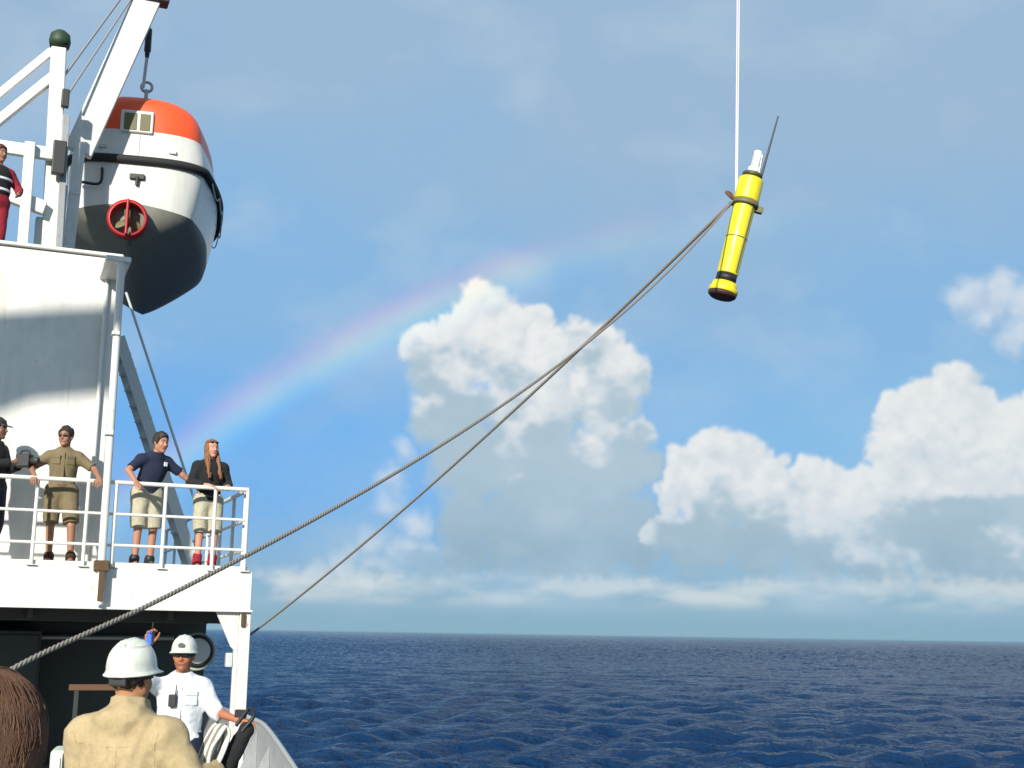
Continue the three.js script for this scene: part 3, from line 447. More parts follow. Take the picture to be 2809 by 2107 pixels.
function handGeo(w, dir, palm, thumb, curl, cell) {   // wrist, finger direction, palm normal, thumb side (unit), bend per joint
  const d = nrm(dir), t = nrm(sub(thumb, d.map((v) => v * (thumb[0] * d[0] + thumb[1] * d[1] + thumb[2] * d[2])))), n = nrm(palm), P = (l, s, u) => add(add(add(w, d, l), t, s), n, u), prims = [];
  const len = [0.078, 0.088, 0.08, 0.062], off = [0.03, 0.01, -0.011, -0.031], rad = [0.0088, 0.009, 0.0086, 0.0076];
  prims.push(cap(P(-0.02, 0, 0), P(0.02, 0, 0), 0.026, 0.028));
  for (let k = 0; k < 4; k++) { const kn = P(0.088 - Math.abs(k - 1) * 0.004, off[k], 0); prims.push(cap(P(0.015, off[k] * 0.6, 0), kn, 0.016, 0.0125, { k: 0.014 })); let p = kn, a = curl * 0.6; for (let j = 0; j < 3; j++) { const L = len[k] * [0.45, 0.3, 0.25][j], q = add(add(p, d, Math.cos(a) * L), n, Math.sin(a) * L); prims.push(cap(p, q, rad[k] * (1 - j * 0.08), rad[k] * (0.94 - j * 0.08), { k: 0.004 })); p = q; a += curl; } }
  const t0 = P(0.02, 0.022, 0.004), t1 = add(add(add(t0, d, 0.03), t, 0.03), n, 0.012), t2 = add(add(add(t1, d, 0.03), t, 0.01), n, 0.01 + 0.012 * curl), t3 = add(add(t2, d, 0.024), n, 0.004 + 0.012 * curl);
  prims.push(cap(t0, t1, 0.014, 0.011, { k: 0.01 }), cap(t1, t2, 0.0105, 0.0095, { k: 0.004 }), cap(t2, t3, 0.0095, 0.008, { k: 0.004 }));
  return meshPrims(prims, 0.01, cell, null, 0.012);
}
const stripUV = (g) => { for (const a of Object.keys(g.attributes)) if (!['position', 'normal', 'color'].includes(a)) g.deleteAttribute(a); return g; };
const fabricBump = dataTex(256, 256, (u, v) => { const t = 0.5 + 0.25 * Math.sin(u * 256 * Math.PI / 2) * Math.sin(v * 256 * Math.PI / 2) + tfbm(u, v, 20, 3, 4) * 0.4; return [t, t, t]; }, false);
const fabricMap = dataTex(512, 512, (u, v) => { const t = 0.92 + tfbm(u, v, 6, 4, 12) * 0.07 + tfbm(u, v, 60, 3, 44) * 0.08; return [t, t, t * 0.985]; });
const cloth = (r, g, b) => new THREE.MeshPhysicalMaterial({ color: new THREE.Color().setRGB(r, g, b), roughness: 0.92, sheen: 0.25, sheenRoughness: 0.6, sheenColor: new THREE.Color().setRGB(r, g, b), map: rep(fabricMap, 1.6), bumpMap: rep(fabricBump, 14), bumpScale: 0.0012 });
function person(o) {
  const H = o.height ?? 1.75, s = H / 1.75, t = thing('person', o.label, 'person', o.pos, o.turn ?? 0, o.group), cell = o.cell ?? 0.014, hc = o.handCell ?? 0.005;
  const J = { pelvis: [0, 0.96, 0], belly: [0, 1.1, 0], chest: [0, 1.28, 0], neck: [0, 1.47, -0.01], head: [0, 1.635, 0.015], shL: [0.18, 1.42, -0.01], shR: [-0.18, 1.42, -0.01], elL: [0.24, 1.14, -0.03], elR: [-0.24, 1.14, -0.03], wrL: [0.26, 0.9, 0.04], wrR: [-0.26, 0.9, 0.04], hipL: [0.09, 0.93, 0], hipR: [-0.09, 0.93, 0], knL: [0.1, 0.5, 0.02], knR: [-0.1, 0.5, 0.02], anL: [0.1, 0.09, -0.02], anR: [-0.1, 0.09, -0.02], ...o.joints };
  for (const k of ['shL', 'shR']) J[k] = [J[k][0] * 0.92, J[k][1] - 0.035, J[k][2]];
  for (const k in J) J[k] = J[k].map((v) => v * s);
  const g = o.build ?? 1, wrinkle = (amp, f = 9) => (d, x, y, z) => d + amp * (0.8 * n3(x * f, y * f * 0.8, z * f + 3) + 0.9 * (Math.pow(Math.abs(n3((x + y * 0.5) * f * 1.5, (y - x * 0.4) * f * 0.8 + 7, z * f * 1.3)), 0.7) - 0.4) + 0.35 * n3(x * f * 3.1, y * f * 3.7 + 7, z * f * 3.1));
  // --- body
  const torso = (i, m = 1) => [ell(J.chest, [(0.158 * g + i) * s * m, (0.2 + i) * s * m, (0.108 * g + i) * s * m]), ell(J.belly, [(0.142 * g + i) * s * m, (0.17 + i) * s, (0.102 * g + i) * s * m]), ell(J.pelvis, [(0.158 * g + i) * s * m, (0.12 + i) * s, (0.112 * g + i) * s * m]), cap(add(J.neck, [0, -0.035 * s, 0]), J.shL, (0.052 + i) * s * m, (0.05 + i) * s * m), cap(add(J.neck, [0, -0.035 * s, 0]), J.shR, (0.052 + i) * s * m, (0.05 + i) * s * m)];
  const arm = (sh, el, wr, i, e = 2, cuff) => { const out = [cap(sh, el, (0.054 + i) * s, (0.043 + i) * s)]; if (e <= 1) { const c = mixp(sh, el, e), dd = nrm(sub(el, sh)); out[0].cut = [...c, ...dd]; } else { const c = mixp(el, wr, e - 1), dd = nrm(sub(wr, el)); out.push(cap(el, wr, (0.043 + i) * s, (0.029 + i * (cuff ?? 1)) * s, e < 2 ? { k: 0.006, cut: [...c, ...dd] } : { k: 0.006 })); } return out; };
  const leg = (h, k, a, i, e = 2) => { const out = [cap(h, k, (0.082 * g + i) * s, (0.056 + i) * s)]; if (e <= 1) { const c = mixp(h, k, e); out[0].cut = [...c, ...nrm(sub(k, h))]; } else { const c = mixp(k, a, e - 1); out.push(cap(k, a, (0.056 + i) * s, (0.04 + i) * s, e < 2 ? { k: 0.006, cut: [...c, ...nrm(sub(a, k))] } : { k: 0.006 })); } return out; };
  const neckP = cap(J.neck, mixp(J.neck, J.head, 0.5), 0.058 * s, 0.053 * s);
  const bodyP = [...torso(-0.006, 0.97), ...arm(J.shL, J.elL, J.wrL, -0.002), ...arm(J.shR, J.elR, J.wrR, -0.002), ...leg(J.hipL, J.knL, J.anL, -0.004), ...leg(J.hipR, J.knR, J.anR, -0.004), neckP, cap(J.anL, add(J.anL, [0.01, -0.04 * s, 0.1 * s]), 0.036 * s, 0.03 * s), cap(J.anR, add(J.anR, [-0.01, -0.04 * s, 0.1 * s]), 0.036 * s, 0.03 * s)];
  const skin = o.skin ?? [0.42, 0.22, 0.14], lip = [skin[0] * 0.8, skin[1] * 0.55, skin[2] * 0.55], hairC = o.hairColor ?? [0.02, 0.015, 0.012];
  const turnM = new THREE.Matrix4().makeRotationFromEuler(new THREE.Euler(R(o.nod ?? 0), R(o.look ?? 0), R(o.tilt ?? 0), 'YXZ')).setPosition(...J.head).multiply(new THREE.Matrix4().makeScale(s, s, s));
  const headG = paint(HEAD.clone(), (x, y, z) => { if (z > 0.06 && Math.abs(Math.abs(x) - 0.031) < 0.0105 && Math.abs(y - 0.006) < 0.0055 && z > 0.07 && z < 0.0885) return Math.hypot(Math.abs(x) - 0.031, y - 0.006) < 0.0062 ? [0.02, 0.012, 0.008] : [0.22, 0.19, 0.17]; if (z > 0.075 && Math.abs(x) < 0.024 && Math.abs(y + 0.062) < 0.009) return lip; if (z > 0.06 && Math.abs(y - 0.033) < 0.006 && Math.abs(Math.abs(x) - 0.03) < 0.02) return hairC; if (o.stubble && y < -0.045 && z > -0.01 && y > -0.125) return [skin[0] * 0.75, skin[1] * 0.75, skin[2] * 0.75]; return skin; }).applyMatrix4(turnM);
  const hand = (el, wr, spec, sign) => { const dir = spec?.dir ?? nrm(sub(wr, el)), palm = spec?.palm ?? [-sign, 0, 0], thumb = spec?.thumb ?? [0, 0, 1]; return handGeo(add(wr, nrm(sub(wr, el)), 0.02), dir, palm, thumb, spec?.curl ?? 0.35, hc); };
  const gl = [], hands = [[J.elL, J.wrL, o.handL, 1], [J.elR, J.wrR, o.handR, -1]].map((a) => hand(...a));
  const sk = (q) => paint(q, () => skin), pieces = [sk(meshPrims(bodyP, 0.035 * s, cell)), headG];
  if (!o.gloves) pieces.push(...hands.map(sk));
  const bm = new THREE.MeshPhysicalMaterial({ vertexColors: true, roughness: 0.55, sheen: 0.15, sheenColor: new THREE.Color().setRGB(0.5, 0.25, 0.2) });
  part('body', mergeGeometries(pieces.map(stripUV)), bm, t);
  if (o.gloves) hands.forEach((q) => part('glove', uvm(q), o.gloves, t));
  if (o.cuffs) for (const [el, wr] of [[J.elL, J.wrL], [J.elR, J.wrR]]) { const d = nrm(sub(wr, el)); part('glove_cuff', uvm(meshPrims([cap(add(wr, d, -0.07), add(wr, d, 0.03), 0.047, 0.041, { cut: [...add(wr, d, 0.025), ...d] })], 0.01, 0.008, (q, x, y, z) => Math.max(q, -((x - wr[0]) * d[0] + (y - wr[1]) * d[1] + (z - wr[2]) * d[2]) - 0.07))), o.cuffs, t); }
  // --- clothing
  const garment = (name, prims, k, m, amp, lim) => part(name, uvm(meshPrims(prims, k, cell, (d, x, y, z) => { d = wrinkle(amp)(d, x, y, z); return lim ? lim(d, x, y, z) : d; })), m, t);
  const stitch = (g, prims, k, amp, lines, side) => { const f = field(prims, k, (d, x, y, z) => wrinkle(amp)(d, x, y, z)); for (const ln of lines) { const pts = []; for (let q = 0; q < ln.length - 1; q++) for (let w = 0; w < 8; w++) { const x = (ln[q][0] + (ln[q + 1][0] - ln[q][0]) * w / 8) * s, y = (ln[q][1] + (ln[q + 1][1] - ln[q][1]) * w / 8) * s; let z = side * 0.32; for (let n = 0; n < 70 && f(x, y, z) > 0.0005; n++) z -= side * 0.005; pts.push([x, y, z]); } part('seam', tubeG(pts, 0.0026, 60, 5), g.material, g); } };
  if (o.shirt) { const c = o.shirt, hem = (c.hem ?? 0.93) * s, i = c.loose ?? 0.016, e = c.sleeve ?? 0.75; const P = [...torso(i), ...arm(J.shL, J.elL, J.wrL, i, e, c.cuff), ...arm(J.shR, J.elR, J.wrR, i, c.sleeveR ?? e, c.cuff)]; if (c.collar) P.push(cap(J.neck, add(J.neck, [0, 0.05 * s * c.collar, 0.008]), 0.068 * s, (c.hood ? 0.085 : 0.066) * s)); if (c.hood) P.push(ell(add(J.neck, [0, 0.0, -0.07 * s]), [0.12 * s, 0.06 * s, 0.07 * s]));
    const gm = garment(c.name ?? 'shirt', P, 0.05 * s, c.mat, c.wrinkle ?? 0.007, (d, x, y, z) => Math.max(d, hem + (c.sweep ?? 0) - y, y - (J.neck[1] + (c.collar ? 0.055 * c.collar : 0.022) * s + Math.max(0, Math.abs(x) - 0.1) * 0 + (z - J.neck[2]) * -0.25)));
    if (c.seams) stitch(gm, P, 0.05 * s, c.wrinkle ?? 0.007, c.seams, -1);
  }
  if (o.trousers) { const c = o.trousers, i = c.loose ?? 0.014, e = c.length ?? 1.93, top = (c.top ?? 1.03) * s; garment(c.name ?? 'trousers', [ell(J.pelvis, [(0.162 * g + i) * s, (0.13 + i) * s, (0.116 * g + i) * s]), ell(mixp(J.pelvis, J.belly, 0.6), [(0.146 * g + i) * s, 0.1 * s, (0.106 * g + i) * s]), ...leg(J.hipL, J.knL, J.anL, i + (c.flare ?? 0), e), ...leg(J.hipR, J.knR, J.anR, i + (c.flare ?? 0), e)], 0.035 * s, c.mat, c.wrinkle ?? 0.007, (d, x, y, z) => Math.max(d, y - top)); }
  if (o.belt) part('belt', uvm(meshPrims([ell(mixp(J.pelvis, J.belly, 0.35), [(0.17 * g) * s, 0.14 * s, 0.125 * g * s])], 0.01, 0.012, (d, x, y) => Math.max(d, Math.abs(y - (o.beltY ?? 1.0) * s) - 0.024))), o.belt, t);
  if (o.shoes) for (const [an, sg] of [[J.anL, 1], [J.anR, -1]]) part('shoe', uvm(meshPrims([cap(add(an, [0, 0.02, -0.02]), add(an, [0, -0.03 * s, -0.025]), 0.052 * s, 0.05 * s), cap(add(an, [0, -0.045 * s, -0.03]), add(an, [0.012 * sg, -0.052 * s, 0.14 * s]), 0.044 * s, 0.04 * s), ...(o.boots ? [cap(add(an, [0, 0.0, -0.01]), add(an, [0, o.boots * s, 0]), 0.056 * s, 0.062 * s)] : [])], 0.03, 0.012, (d, x, y) => Math.max(d, an[1] - 0.09 * s + 0.003 - y))), o.shoes, t);
  // --- hair and headgear (built round the head, then turned with it)
  const onHead = (name, geo, m, par = t) => part(name, uvm(geo.applyMatrix4(turnM)), m, par);
  const hm = o.hairMat ?? std(hairC[0], hairC[1], hairC[2], 0.65);
  if (o.hair) { const q = [o.hair === 'long' ? ell([0, 0.034, -0.018], [0.084, 0.097, 0.104]) : ell([0, 0.042, -0.014], [0.088, 0.106, 0.112])]; if (o.hair === 'long') for (const sg of [-1, 1]) q.push(cap([0.06 * sg, 0.03, -0.02], [0.072 * sg, -0.14, 0.035], 0.03, 0.032), cap([0.072 * sg, -0.14, 0.035], [0.085 * sg, -0.4, 0.14], 0.036, 0.02)); if (o.hair === 'long') q.push(cap([0, 0, -0.06], [0, -0.27, -0.075], 0.065, 0.06));
    onHead('hair', nets(field(q, 0.03, (d, x, y, z) => { d += 0.012 * (n3(x * 60, y * 14, z * 60) + n3(x * 120, y * 25, z * 120 + 4) * 0.5); const face = z * 0.92 - y * 0.5 - 0.034; return Math.max(d, Math.min(face, o.hair === 'long' ? Math.min(0.05 - Math.abs(x), y + 0.135) : 9), o.hair === 'long' ? -9 : Math.max(-0.075 - y, -9)); }), [-0.16, o.hair === 'long' ? -0.46 : -0.12, -0.17], [0.16, 0.16, 0.2], 0.008), hm); }
  if (o.helmet) {
    const pts = 64, prof = []; for (let k = 0; k <= 12; k++) { const a = k / 12 * Math.PI / 2; prof.push([Math.pow(Math.sin(a), 0.86), 0.128 * Math.pow(Math.cos(a), 0.92), 0]); } prof.push([1.02, -0.012, 0.3], [1.03, -0.018, 1], [1.02, -0.024, 1], [0.985, -0.016, 0.1], [0.95, 0.04, 0], [0.7, 0.09, 0]);
    const pos = [], idx = [], n = prof.length; for (let i = 0; i < pts; i++) { const th = i / pts * 2 * Math.PI, sx = Math.sin(th), cz = Math.cos(th); prof.forEach(([r, y, br]) => { const brim = br * (0.009 + 0.042 * Math.pow(Math.max(0, cz), 2.5)); let x = sx * (r * 0.103 + brim), z = cz * (r * 0.126 + brim), yy = y - br * 0.012 * Math.pow(Math.max(0, cz), 2); if (r < 0.9 && y > 0) { const ridge = Math.exp(-((x / 0.012) ** 2)) + 0.7 * Math.exp(-(((Math.abs(x) - 0.036) / 0.008) ** 2)); yy += 0.007 * ridge * sstep(0.02, 0.07, y); } pos.push(x, yy, z); }); }
    for (let i = 0; i < pts; i++) for (let k = 0; k < n - 1; k++) { const a = i * n + k, b = ((i + 1) % pts) * n + k; idx.push(a, a + 1, b, b, a + 1, b + 1); }
    const hg = new THREE.BufferGeometry(); hg.setAttribute('position', new THREE.Float32BufferAttribute(pos, 3)); hg.setIndex(idx); hg.computeVertexNormals(); hg.rotateX(R(o.helmetTilt ?? -4)); hg.translate(0, 0.042, -0.006);
    const hh = onHead('hard_hat', hg, o.helmet);
    onHead('headband', lathe([[0.093, -0.02], [0.099, -0.018], [0.099, 0.012], [0.093, 0.014]], 32).scale(0.92, 1, 1.12).translate(0, 0.018, -0.008), M.darkSteel, hh);
    if (o.ratchet) onHead('ratchet', new RoundedBoxGeometry(0.085, 0.04, 0.03, 2, 0.01).translate(0, -0.005, -0.112), M.darkSteel, hh);
    if (o.emblem) onHead('emblem', ext([[-0.022, -0.016], [0.022, -0.016], [0.026, 0.008], [0, 0.02], [-0.026, 0.008]], 0.004, 0.001).rotateX(R(-18)).translate(0, 0.09, 0.126), o.emblem, hh);
  }
  if (o.cap) { const cg = [new THREE.SphereGeometry(0.1, 24, 12, 0, 2 * Math.PI, 0, Math.PI / 2).scale(0.94, 0.98, 1.12).translate(0, 0.038, -0.012), (() => { const v = new THREE.CylinderGeometry(0.09, 0.09, 0.01, 24, 1, false, -Math.PI / 2, Math.PI).scale(0.95, 1, 1.15).rotateX(R(10)).translate(0, 0.042, 0.07); return v; })()]; onHead('cap', merged(cg), o.cap); }
  if (o.glasses) { const lens = (sg) => ell([0.031 * sg, 0.007 + (o.glassesUp ?? 0), 0.094 - (o.glassesUp ?? 0) * 0.35], [0.026, 0.018, 0.012]); onHead('sunglasses', meshPrims([lens(1), lens(-1), cap([-0.01, 0.012 + (o.glassesUp ?? 0), 0.1 - (o.glassesUp ?? 0) * 0.35], [0.01, 0.012 + (o.glassesUp ?? 0), 0.1 - (o.glassesUp ?? 0) * 0.35], 0.004), cap([0.055, 0.012 + (o.glassesUp ?? 0), 0.08], [0.082, 0.01 + (o.glassesUp ?? 0), -0.01], 0.005), cap([-0.055, 0.012 + (o.glassesUp ?? 0), 0.08], [-0.082, 0.01 + (o.glassesUp ?? 0), -0.01], 0.005)], 0.006, 0.005, null, 0.012), o.glasses); }
  if (o.logo) part('logo', uvm(new RoundedBoxGeometry(...o.logo.size, 1, 0.003).rotateY(o.logo.turn ?? 0).translate(...o.logo.at)), o.logo.mat ?? M.whitePlastic, t);
  for (const [px, py, pz, turn] of o.pockets ?? []) { const pk = part('pocket', uvm(new RoundedBoxGeometry(0.1 * s, 0.11 * s, 0.012, 2, 0.004).rotateY(turn).translate(px * s, py * s, pz * s)), o.shirt.mat, t); part('flap', uvm(new RoundedBoxGeometry(0.104 * s, 0.035 * s, 0.014, 2, 0.004).rotateY(turn).translate(px * s, (py + 0.04) * s, (pz + 0.004) * s)), o.shirt.mat, pk); }
  if (o.placket) part('placket', uvm(new RoundedBoxGeometry(0.032 * s, 0.34 * s, 0.012, 2, 0.004).rotateX(-0.06).translate(o.placket[0] * s, o.placket[1] * s, o.placket[2] * s)), o.shirt.mat, t);
  return { t, J, s, turnM };
}
const khaki = cloth(0.5, 0.385, 0.215), tan = cloth(0.2, 0.155, 0.085), navy = cloth(0.012, 0.018, 0.05), darkNavy = cloth(0.016, 0.02, 0.045), blackCloth = cloth(0.012, 0.012, 0.014), stone = cloth(0.5, 0.46, 0.34), whiteCloth = cloth(0.74, 0.76, 0.8), redCloth = cloth(0.3, 0.012, 0.03);
const gloveMat = new THREE.MeshStandardMaterial({ color: new THREE.Color().setRGB(0.52, 0.14, 0.03), roughness: 0.8 }), hatWhite = new THREE.MeshPhysicalMaterial({ color: new THREE.Color().setRGB(0.74, 0.76, 0.7), roughness: 0.4, clearcoat: 0.3, clearcoatRoughness: 0.25, map: rep(trimMap, 2.3), bumpMap: rep(wallBump, 6), bumpScale: 0.002 }), lensMat = new THREE.MeshPhysicalMaterial({ color: new THREE.Color().setRGB(0.01, 0.008, 0.012), roughness: 0.1, clearcoat: 1 });

// man in tan, back to the camera, hands in front of him
person({ label: 'person in a tan jacket and white hard hat seen from behind, holding coiled rope', pos: [-1.70, 0, -6.0], turn: Math.PI - R(8), height: 1.8, build: 1.06, cell: 0.011, handCell: 0.004, skin: [0.44, 0.2, 0.1], hair: 'short', look: -6, nod: -3, helmet: hatWhite, helmetTilt: -3, ratchet: true,
  joints: { shL: [0.19, 1.43, -0.02], shR: [-0.2, 1.43, -0.02], elL: [0.205, 1.17, 0.03], elR: [-0.3, 1.2, 0.0], wrL: [0.18, 1.14, 0.24], wrR: [-0.35, 1.24, 0.2] }, handR: { dir: [-0.2, 0.2, 0.6], palm: [0.8, 0, 0.2], thumb: [0, 1, 0], curl: 0.75 }, handL: { curl: 0.8 },
  shirt: { name: 'jacket', mat: khaki, sleeve: 1.86, loose: 0.026, hem: 0.8, collar: 1.5, hood: true, wrinkle: 0.013, seams: [[[-0.19, 1.37], [-0.08, 1.355], [0.08, 1.355], [0.19, 1.37]], [[0.2, 1.44], [0.175, 1.35], [0.165, 1.2], [0.17, 1.08]], [[-0.2, 1.44], [-0.175, 1.35], [-0.165, 1.2], [-0.17, 1.08]], [[0.02, 1.35], [0.02, 1.2], [0.02, 0.95]], [[-0.02, 1.35], [-0.02, 1.2], [-0.02, 0.95]]] }, trousers: { mat: tan, loose: 0.018 }, shoes: M.black, boots: 0.16 });
// man in white, facing the camera, right hand raised to signal
person({ label: 'person in a white shirt and white hard hat raising a hand with a blue handset', pos: [-2.76, 0, -11.3], turn: R(8), height: 1.8, build: 1.12, cell: 0.011, handCell: 0.004, skin: [0.36, 0.13, 0.06], hair: 'short', look: -6, stubble: true, helmet: hatWhite, helmetTilt: -6, emblem: M.green, glasses: lensMat,
  joints: { elR: [-0.29, 1.44, 0.2], wrR: [-0.27, 1.7, 0.2], elL: [0.29, 1.19, 0.06], wrL: [0.47, 1.14, 0.2] }, handR: { dir: [0.08, 1, 0.05], palm: [0.6, 0, 0.8], thumb: [0.8, 0.1, -0.6], curl: 0.75 }, handL: { dir: [0.9, -0.05, 0.3], palm: [0, -1, 0], thumb: [-0.3, 0, 0.9], curl: 0.5 },
  pockets: [[0.09, 1.3, 0.122, 0.4]], placket: [0, 1.22, 0.137], shirt: { mat: whiteCloth, sleeve: 1.22, loose: 0.02, hem: 0.86, collar: 0.8, wrinkle: 0.011 }, trousers: { mat: navy }, shoes: M.black });
// the three at the rail and the one with the camera
person({ label: 'person in tan shirt and shorts with both hands wide on the railing', pos: ship(-2.38, 2.652, 0.34), turn: SHIP - R(6), height: 1.77, cell: 0.013, skin: [0.3, 0.14, 0.08], hair: 'short', look: -22, glasses: lensMat,
  joints: { chest: [0, 1.27, 0.03], neck: [0, 1.46, 0.03], head: [0, 1.62, 0.06], shL: [0.18, 1.41, 0.02], shR: [-0.18, 1.41, 0.02], elL: [0.38, 1.22, 0.08], wrL: [0.44, 1.1, 0.3], elR: [-0.38, 1.22, 0.1], wrR: [-0.32, 1.1, 0.3], knL: [0.15, 0.5, 0.1], anL: [0.17, 0.09, 0.08], anR: [-0.09, 0.09, 0.0] }, handL: { dir: [0, -0.35, 0.5], palm: [0, -1, 0], thumb: [-1, 0, 0], curl: 0.7 }, handR: { dir: [0, -0.35, 0.5], palm: [0, -1, 0], thumb: [1, 0, 0], curl: 0.7 },
  pockets: [[0.085, 1.32, 0.138, 0.4], [-0.085, 1.32, 0.138, -0.4]], placket: [0, 1.24, 0.155], shirt: { mat: tan, sleeve: 0.85, collar: 0.7, hem: 0.93 }, trousers: { name: 'shorts', mat: tan, length: 0.92, flare: 0.022 }, belt: M.brown, shoes: cloth(0.05, 0.02, 0.012), boots: 0.05 });
person({ label: 'person in a navy polo shirt and pale shorts leaning over the railing', pos: ship(-1.32, 2.652, 0.4), turn: SHIP + R(18), height: 1.82, cell: 0.013, skin: [0.4, 0.19, 0.11], hair: 'short', look: 12, nod: 6,
  joints: { belly: [0, 1.1, 0.03], chest: [0.02, 1.26, 0.09], neck: [0.03, 1.43, 0.14], head: [0.05, 1.575, 0.19], shL: [0.2, 1.38, 0.11], shR: [-0.17, 1.39, 0.11], elL: [0.38, 1.2, 0.17], wrL: [0.55, 1.07, 0.2], elR: [-0.33, 1.2, 0.14], wrR: [-0.32, 1.06, 0.33] }, handL: { dir: [0.4, -0.3, 0.5], palm: [0, -1, 0], thumb: [-1, 0, 0.2], curl: 0.7 }, handR: { dir: [0, -0.3, 0.5], palm: [0, -1, 0], thumb: [1, 0, 0], curl: 0.7 },
  shirt: { name: 'polo_shirt', mat: navy, sleeve: 0.8, collar: 0.7, hem: 0.9 }, logo: { size: [0.05, 0.055, 0.012], at: [0.12, 1.36, 0.235], turn: 0.25 }, trousers: { name: 'shorts', mat: stone, length: 0.97, flare: 0.026 }, belt: M.black, shoes: M.black, boots: 0.05 });
person({ label: 'person with long reddish brown hair, dark jacket and red shoes at the railing', pos: ship(-0.53, 2.652, 0.38), turn: SHIP + R(6), height: 1.74, build: 0.92, cell: 0.013, skin: [0.5, 0.24, 0.16], hair: 'long', hairColor: [0.2, 0.08, 0.028], look: 12, glasses: lensMat, glassesUp: 0.07,
  joints: { elL: [0.25, 1.16, 0.0], wrL: [0.17, 1.11, 0.28], elR: [-0.25, 1.16, 0.0], wrR: [-0.12, 1.11, 0.3] }, handL: { dir: [-0.6, -0.1, 0.4], palm: [0, -1, 0], thumb: [-0.2, 0, -1], curl: 0.5 }, handR: { dir: [0.6, -0.1, 0.4], palm: [0, -1, 0], thumb: [0.2, 0, -1], curl: 0.5 },
  shirt: { name: 'jacket', mat: blackCloth, sleeve: 1.9, loose: 0.022, collar: 0.8, hem: 0.92 }, trousers: { name: 'shorts', mat: stone, length: 0.97, flare: 0.022 }, belt: M.black, shoes: cloth(0.32, 0.012, 0.03), boots: 0.11 });
person({ label: 'person in dark clothes and a peaked cap holding a black camera', pos: ship(-3.2, 2.652, 0.42), turn: SHIP + R(62), height: 1.82, cell: 0.013, skin: [0.16, 0.08, 0.05], hair: 'short', cap: M.black,
  joints: { elL: [0.23, 1.17, 0.06], wrL: [0.1, 1.2, 0.27], elR: [-0.22, 1.17, 0.06], wrR: [-0.08, 1.22, 0.27] }, handL: { dir: [-0.4, 0.2, 0.6], palm: [-1, 0, 0], thumb: [0, 1, 0], curl: 0.6 }, handR: { dir: [0.4, 0.2, 0.6], palm: [1, 0, 0], thumb: [0, 1, 0], curl: 0.6 },
  shirt: { name: 'jacket', mat: blackCloth, sleeve: 1.9, loose: 0.024, hem: 0.92, collar: 0.7 }, trousers: { name: 'shorts', mat: darkNavy, length: 1.3, flare: 0.03 }, shoes: M.black, boots: 0.14 });
{ const [x, y, z] = ship(-3.2, 2.652, 0.42), q = SHIP + R(62), c = thing('camera', 'black video camera held by the person in the peaked cap', 'camera', [x + Math.sin(q) * 0.39, y + 1.27, z + Math.cos(q) * 0.39], q);
  part('camera_body', box(-0.065, 0.065, -0.05, 0.11, -0.09, 0.09, 0.012), M.black, c); part('lens', lathe([[0, 0], [0.045, 0], [0.045, 0.09], [0.036, 0.1], [0, 0.096]], 20).rotateX(Math.PI / 2).translate(0, 0.03, 0.09), M.darkSteel, c); part('handle', tubeG([[0, 0.1, -0.06], [0, 0.15, -0.04], [0, 0.15, 0.05], [0, 0.1, 0.07]], 0.012, 16), M.black, c); }
// crew member on the boat deck
{ const pr = person({ label: 'person in red overalls and a black vest with pale stripes beside the davit', pos: ship(-3.5, 6.832, 2.0), turn: SHIP + R(20), height: 1.8, build: 1.1, cell: 0.014, skin: [0.28, 0.13, 0.08], hair: 'short', hairColor: [0.06, 0.012, 0.012], look: 15, joints: { elL: [0.3, 1.18, 0.02], wrL: [0.22, 1.05, 0.24] },
  shirt: { name: 'overall_top', mat: redCloth, sleeve: 1.9, hem: 0.93 }, trousers: { mat: redCloth }, shoes: M.black });
  const vest = part('vest', uvm(meshPrims([ell(pr.J.chest, [0.205, 0.235, 0.155]), ell(pr.J.belly, [0.19, 0.19, 0.145])], 0.05, 0.014, (d, x, y, z) => Math.max(d, 1.06 - y, y - 1.5))), blackCloth, pr.t);
  for (const yy of [1.14, 1.3]) part('reflective_stripe', uvm(meshPrims([ell(pr.J.chest, [0.211, 0.241, 0.161]), ell(pr.J.belly, [0.196, 0.196, 0.151])], 0.05, 0.01, (d, x, y, z) => Math.max(d, Math.abs(y - yy) - 0.02))), M.whitePlastic, vest); }
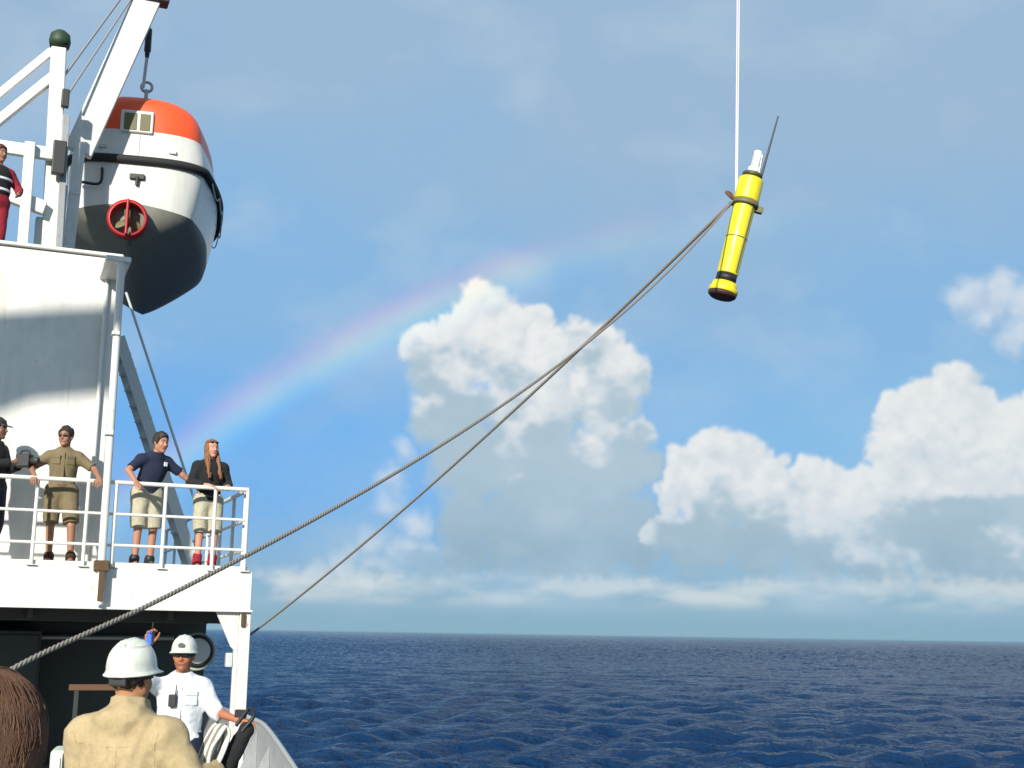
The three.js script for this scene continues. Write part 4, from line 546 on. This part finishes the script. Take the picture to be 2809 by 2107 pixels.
// person with long curly hair, close by
{ const pr = person({ label: 'person with long brown hair seen from behind, handling the tag line', pos: [-1.225, 0, -3.15], turn: Math.PI + R(20), height: 1.76, cell: 0.014, skin: [0.3, 0.14, 0.08], joints: { elL: [0.27, 1.25, 0.1], wrL: [0.16, 1.42, 0.34], elR: [-0.24, 1.2, 0.1], wrR: [-0.1, 1.44, 0.32] }, handL: { curl: 0.9 }, handR: { curl: 0.9 },
  shirt: { name: 'jacket', mat: cloth(0.05, 0.028, 0.018), sleeve: 1.9, loose: 0.022, collar: 0.7 }, trousers: { mat: darkNavy }, shoes: M.black });
  const r = rng(5), hd = pr.J.head, mats = [std(0.13, 0.06, 0.03, 0.6), std(0.1, 0.046, 0.024, 0.65), std(0.16, 0.08, 0.042, 0.6)], packs = [[], [], []];
  const hp = [ell([hd[0], hd[1] + 0.03, hd[2] - 0.02], [0.118, 0.122, 0.128]), cap([hd[0], hd[1] - 0.02, hd[2] - 0.045], [hd[0], hd[1] - 0.26, hd[2] - 0.09], 0.122, 0.128)], hf = field(hp, 0.05), lim = (d, x, y, z) => Math.max(d + 0.002 * n3(x * 45, y * 9, z * 45), (z - hd[2]) - 0.055);
  const hair = part('hair', uvm(meshPrims(hp, 0.05, 0.009, lim)), mats[1], pr.t);
  for (let k = 0; k < 5200; k++) {   // strands combed down from the crown over the outside of the hair
    const az = r() * 2 * Math.PI, pts = [], tw = (r() - 0.5) * 0.5, lift = 0.003 + r() * r() * 0.006, len = 9 + Math.floor(r() * 8), st = r() * 0.25; let ph = r() * 6.28;
    for (let i = 0; i <= len; i++) { const el = Math.max(-3.2, 1.5 - st - i * 0.24), a = az + tw * i / len + 0.05 * Math.sin(i * 0.9 + ph); const ce = el > 0 ? Math.cos(el) : 1, dir = [Math.cos(a) * ce, el > 0 ? Math.sin(el) : 0, Math.sin(a) * ce], c = el > 0 ? [hd[0], hd[1] + 0.02, hd[2] - 0.03] : [hd[0], hd[1] + 0.02 + el * 0.095, hd[2] - 0.03 + el * 0.015]; let t = 0.02; for (let n = 0; n < 40 && hf(c[0] + dir[0] * t, c[1] + dir[1] * t, c[2] + dir[2] * t) < lift; n++) t += 0.006; pts.push([c[0] + dir[0] * t, c[1] + dir[1] * t, c[2] + dir[2] * t]); }
    if (pts.some((p) => p[2] > hd[2] + 0.06)) continue; packs[k % 7 === 0 ? 2 : k % 2].push(tubeG(pts, 0.0005 + r() * 0.0005, len * 2, 3));
  }
  packs.forEach((p, i) => { part('strands', p, mats[i], hair).userData.kind = 'stuff'; }); }

// ---------------------------------------------------------------- things in hands
{ const c = thing('rope_coil', 'coil of white rope held out by the person in tan', 'rope coil', [-1.33, 1.385, -6.12], R(20)); const r = rng(8);
  for (let k = 0; k < 7; k++) { const w = 0.026 + r() * 0.01, h = 0.105 + r() * 0.02, pts = []; for (let i = 0; i < 12; i++) { const a = i / 12 * 2 * Math.PI; pts.push([Math.cos(a) * w + (r() - 0.5) * 0.008, Math.sin(a) * h - 0.02, (k - 3) * 0.014 + (r() - 0.5) * 0.008]); } part('loop', tubeG(pts, 0.0085, 50, 7, true).rotateZ(R(-24)).rotateY(R(30)), k % 3 === 1 ? M.rope : M.ropeWhite, c); } }
{ const b = thing('line_bag', 'black fabric line bag hanging beside the coil of white rope', 'bag', [-1.255, 1.345, -6.2], R(10));
  part('pouch', uvm(meshPrims([cap([-0.07, -0.12, 0], [0.05, 0.1, 0], 0.06, 0.035)], 0.02, 0.008, (d, x, y, z) => d + 0.008 * n3(x * 30, y * 30, z * 30))), blackCloth, b);
  part('strap', tubeG([[0.03, 0.1, 0.03], [0.08, 0.17, 0.02], [0.06, 0.2, -0.02], [0.0, 0.12, -0.03]], 0.009, 24), M.black, b); }
{ const q = thing('handheld_radio', 'black two way radio on the chest of the person in white', 'radio', [-2.79, 1.32, -11.135], R(8));
  part('casing', box(-0.035, 0.03, -0.05, 0.05, -0.02, 0.02, 0.008), M.black, q); part('aerial', bar([0.02, 0.05, 0], [0.025, 0.13, 0], 0.006, 0.004), M.black, q); }
{ const q = thing('handset', 'blue handset in the raised hand of the person in white', 'handset', [-2.995, 1.84, -11.04], R(8));
  part('casing', box(-0.024, 0.024, -0.07, 0.05, -0.018, 0.018, 0.01), std(0.015, 0.12, 0.6, 0.45), q); part('aerial', bar([0.02, 0.07, 0], [0.024, 0.12, 0], 0.006, 0.005), M.black, q); }
{ const q = thing('handheld_radio', 'black two way radio in the lowered hand of the person in white', 'radio', [-2.22, 1.21, -11.15], R(-20));
  part('casing', box(-0.05, 0.05, -0.025, 0.045, -0.02, 0.02, 0.008), M.black, q); part('aerial', bar([0.045, 0.03, 0], [0.13, 0.045, 0], 0.006, 0.004), M.black, q); }
scene.traverse((o) => { if (o.isMesh) { o.castShadow = true; o.receiveShadow = true; } });
renderer.render(scene, camera);
